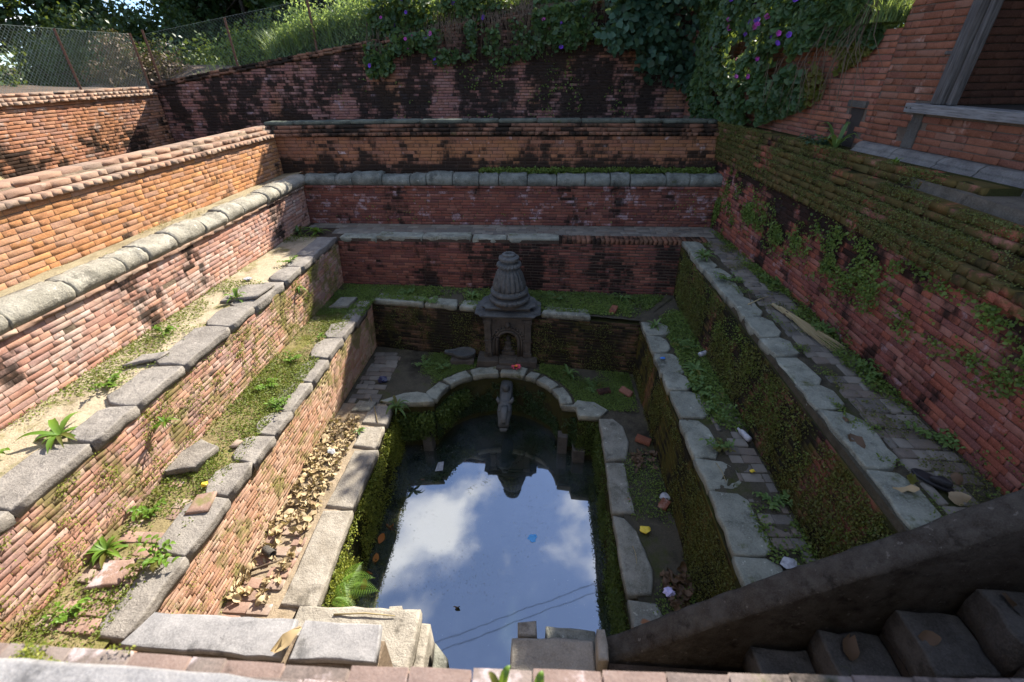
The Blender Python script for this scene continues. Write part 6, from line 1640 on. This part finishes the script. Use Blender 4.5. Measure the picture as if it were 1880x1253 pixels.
# plastic bottles
def bottle(p, rot, label, cap='plastic_b', L=.2):
    t = thing('plastic_bottle', label, 'bottle', p)
    prof = [(.004, 0), (.03, .005), (.033, .03), (.031, .09), (.033, .13), (.025, .155), (.012, .17), (.012, .175)]
    R_ = Matrix.Translation(Vector(p)) @ Matrix.Rotation(rot, 4, 'Z') @ Matrix.Rotation(PI/2, 4, 'Y')
    for nm, pf_, mt in (('body', prof, 'plastic_w'), ('cap', [(.014, .174), (.014, .195), (.005, .197)], cap)):
        mb = MB(); mb.lathe(pf_, (0, 0, 0), 14); me = mb.mesh(nm, M[mt], True); me.transform(R_); link(nm, me, t)
bottle((2.22, 5.35, lC+.045), .5, 'blue capped plastic bottle lying on the damp ledge near the far corner')
bottle((2.28, 3.68, lC+.045), 1.9, 'clear crushed plastic bottle lying against the slimy wall', cap='plastic_w')
# black shoe sole
mb = MB(); V = []; n = 14
for k in range(n):
    a = 2*PI*k/n; x = .13*math.cos(a); y = (.05+.012*math.cos(a))*math.sin(a); V.append((x, y))
R2 = Matrix.Rotation(2.2, 2)
poly = [tuple(Vector((2.86, 2.42))+R2 @ Vector(v)) for v in V]
sh_ = thing('shoe', 'old black shoe lying on the shaded ledge by the fallen leaves', 'shoe', (2.86, 2.42, lB))
mb.prism(poly, lB+.012, lB+.035); mb.build('sole', M['leather'], sh_, bevel=.006)
mb = MB(); c = Vector((2.86, 2.42)); poly2 = [tuple(c+(Vector(v)-c)*.85) for v in poly[3:11]]; mb.prism(poly2, lB+.036, lB+.085); mb.build('upper', M['leather'], sh_, bevel=.02)
# offering flower on the arch
of = thing('offering', 'pink and orange flower offering on the arch slab before the shrine', 'offering', (-.38, 6.2, lD+.05))
rng = random.Random(3)
mb = MB()
for k in range(9):
    a = 2*PI*k/9; leaf_strip(mb, (-.38+.02*math.cos(a), 6.20+.02*math.sin(a), lD+.055), (math.cos(a), math.sin(a), 0), .075, .05, .03, .0, seg=4)
mb.build('petals', M['pinkflower'], of, smooth=True)
mb = MB()
for k in range(10):
    a = rng.uniform(0, 6.28); leaf_strip(mb, (-.38, 6.20, lD+.065), (math.cos(a), math.sin(a), 0), .035, .03, .03, 0, seg=3)
mb.build('heart', M['orangeflower'], of, smooth=True)
# overhead cables, seen mirrored in the pool
for a, b, lb_ in [((-14, 2.4, 6.2), (12, 13.6, 6.2), 'upper black overhead cable mirrored in the pool'), ((-14, 1.9, 5.9), (12, 13.2, 6.0), 'lower black overhead cable mirrored in the pool')]:
    mb = MB(); a = V3(*a); b = V3(*b); mb.tube([a+(b-a)*t-V3(0, 0, .8*4*t*(1-t)) for t in np.linspace(0, 1, 24)], .010, 5); mb.build('overhead_cable', M['cable'], None, label=lb_, cat='cable')

P = scatter_quad((-2.05, 1.3, ZW+.003), (.88, 1.3, ZW+.003), (.85, 5.9, ZW+.003), (-2.1, 5.2, ZW+.003), 9000, 95)
P = P[clump(P, 1.3, .46, 95, .25)]
leaf_cloud('pond_scum', P, np.tile(V3(0, 0, 1), (len(P), 1)), np.random.RandomState(3).uniform(.003, .011, len(P)), leaf_mat('scum_fleck', [(.20, .20, .16), (.30, .29, .25), (.10, .12, .06)], .0, .8), None, 95, spread=.02, fold=0, kind='stuff', label='pale flecks of scum floating on the pool', cat='scum')
P = scatter_quad((-1.4, 4.3, ZW+.003), (.3, 4.3, ZW+.003), (.1, 5.2, ZW+.003), (-1.2, 5.2, ZW+.003), 5000, 96)
P = P[clump(P, 2.5, .5, 96, .2)]
leaf_cloud('pond_scum', P, np.tile(V3(0, 0, 1), (len(P), 1)), .012, M['leaf_moss'], None, 96, spread=.02, fold=0, kind='stuff', label='green weed flecks floating below the spout', cat='scum')
for quad, lb_, sd, mt in ((((2.62, 2.1, lB+.012), (2.85, 2.1, lB+.012), (2.82, 7.6, lB+.012), (2.6, 7.6, lB+.012)), 'tiny weeds between the slabs and bricks of the ledge with the broom', 97, 'leaf_small'), (((2.8, 2.1, lB+.005), (3.28, 2.1, lB+.005), (3.2, 7.6, lB+.005), (2.8, 7.6, lB+.005)), 'moss flecks in the joints of the paving bricks', 98, 'leaf_moss')):
    cover(lb_, quad, 9000, .018, mt, sd, scale=5, lo=.5, soft=.15, h=.012)
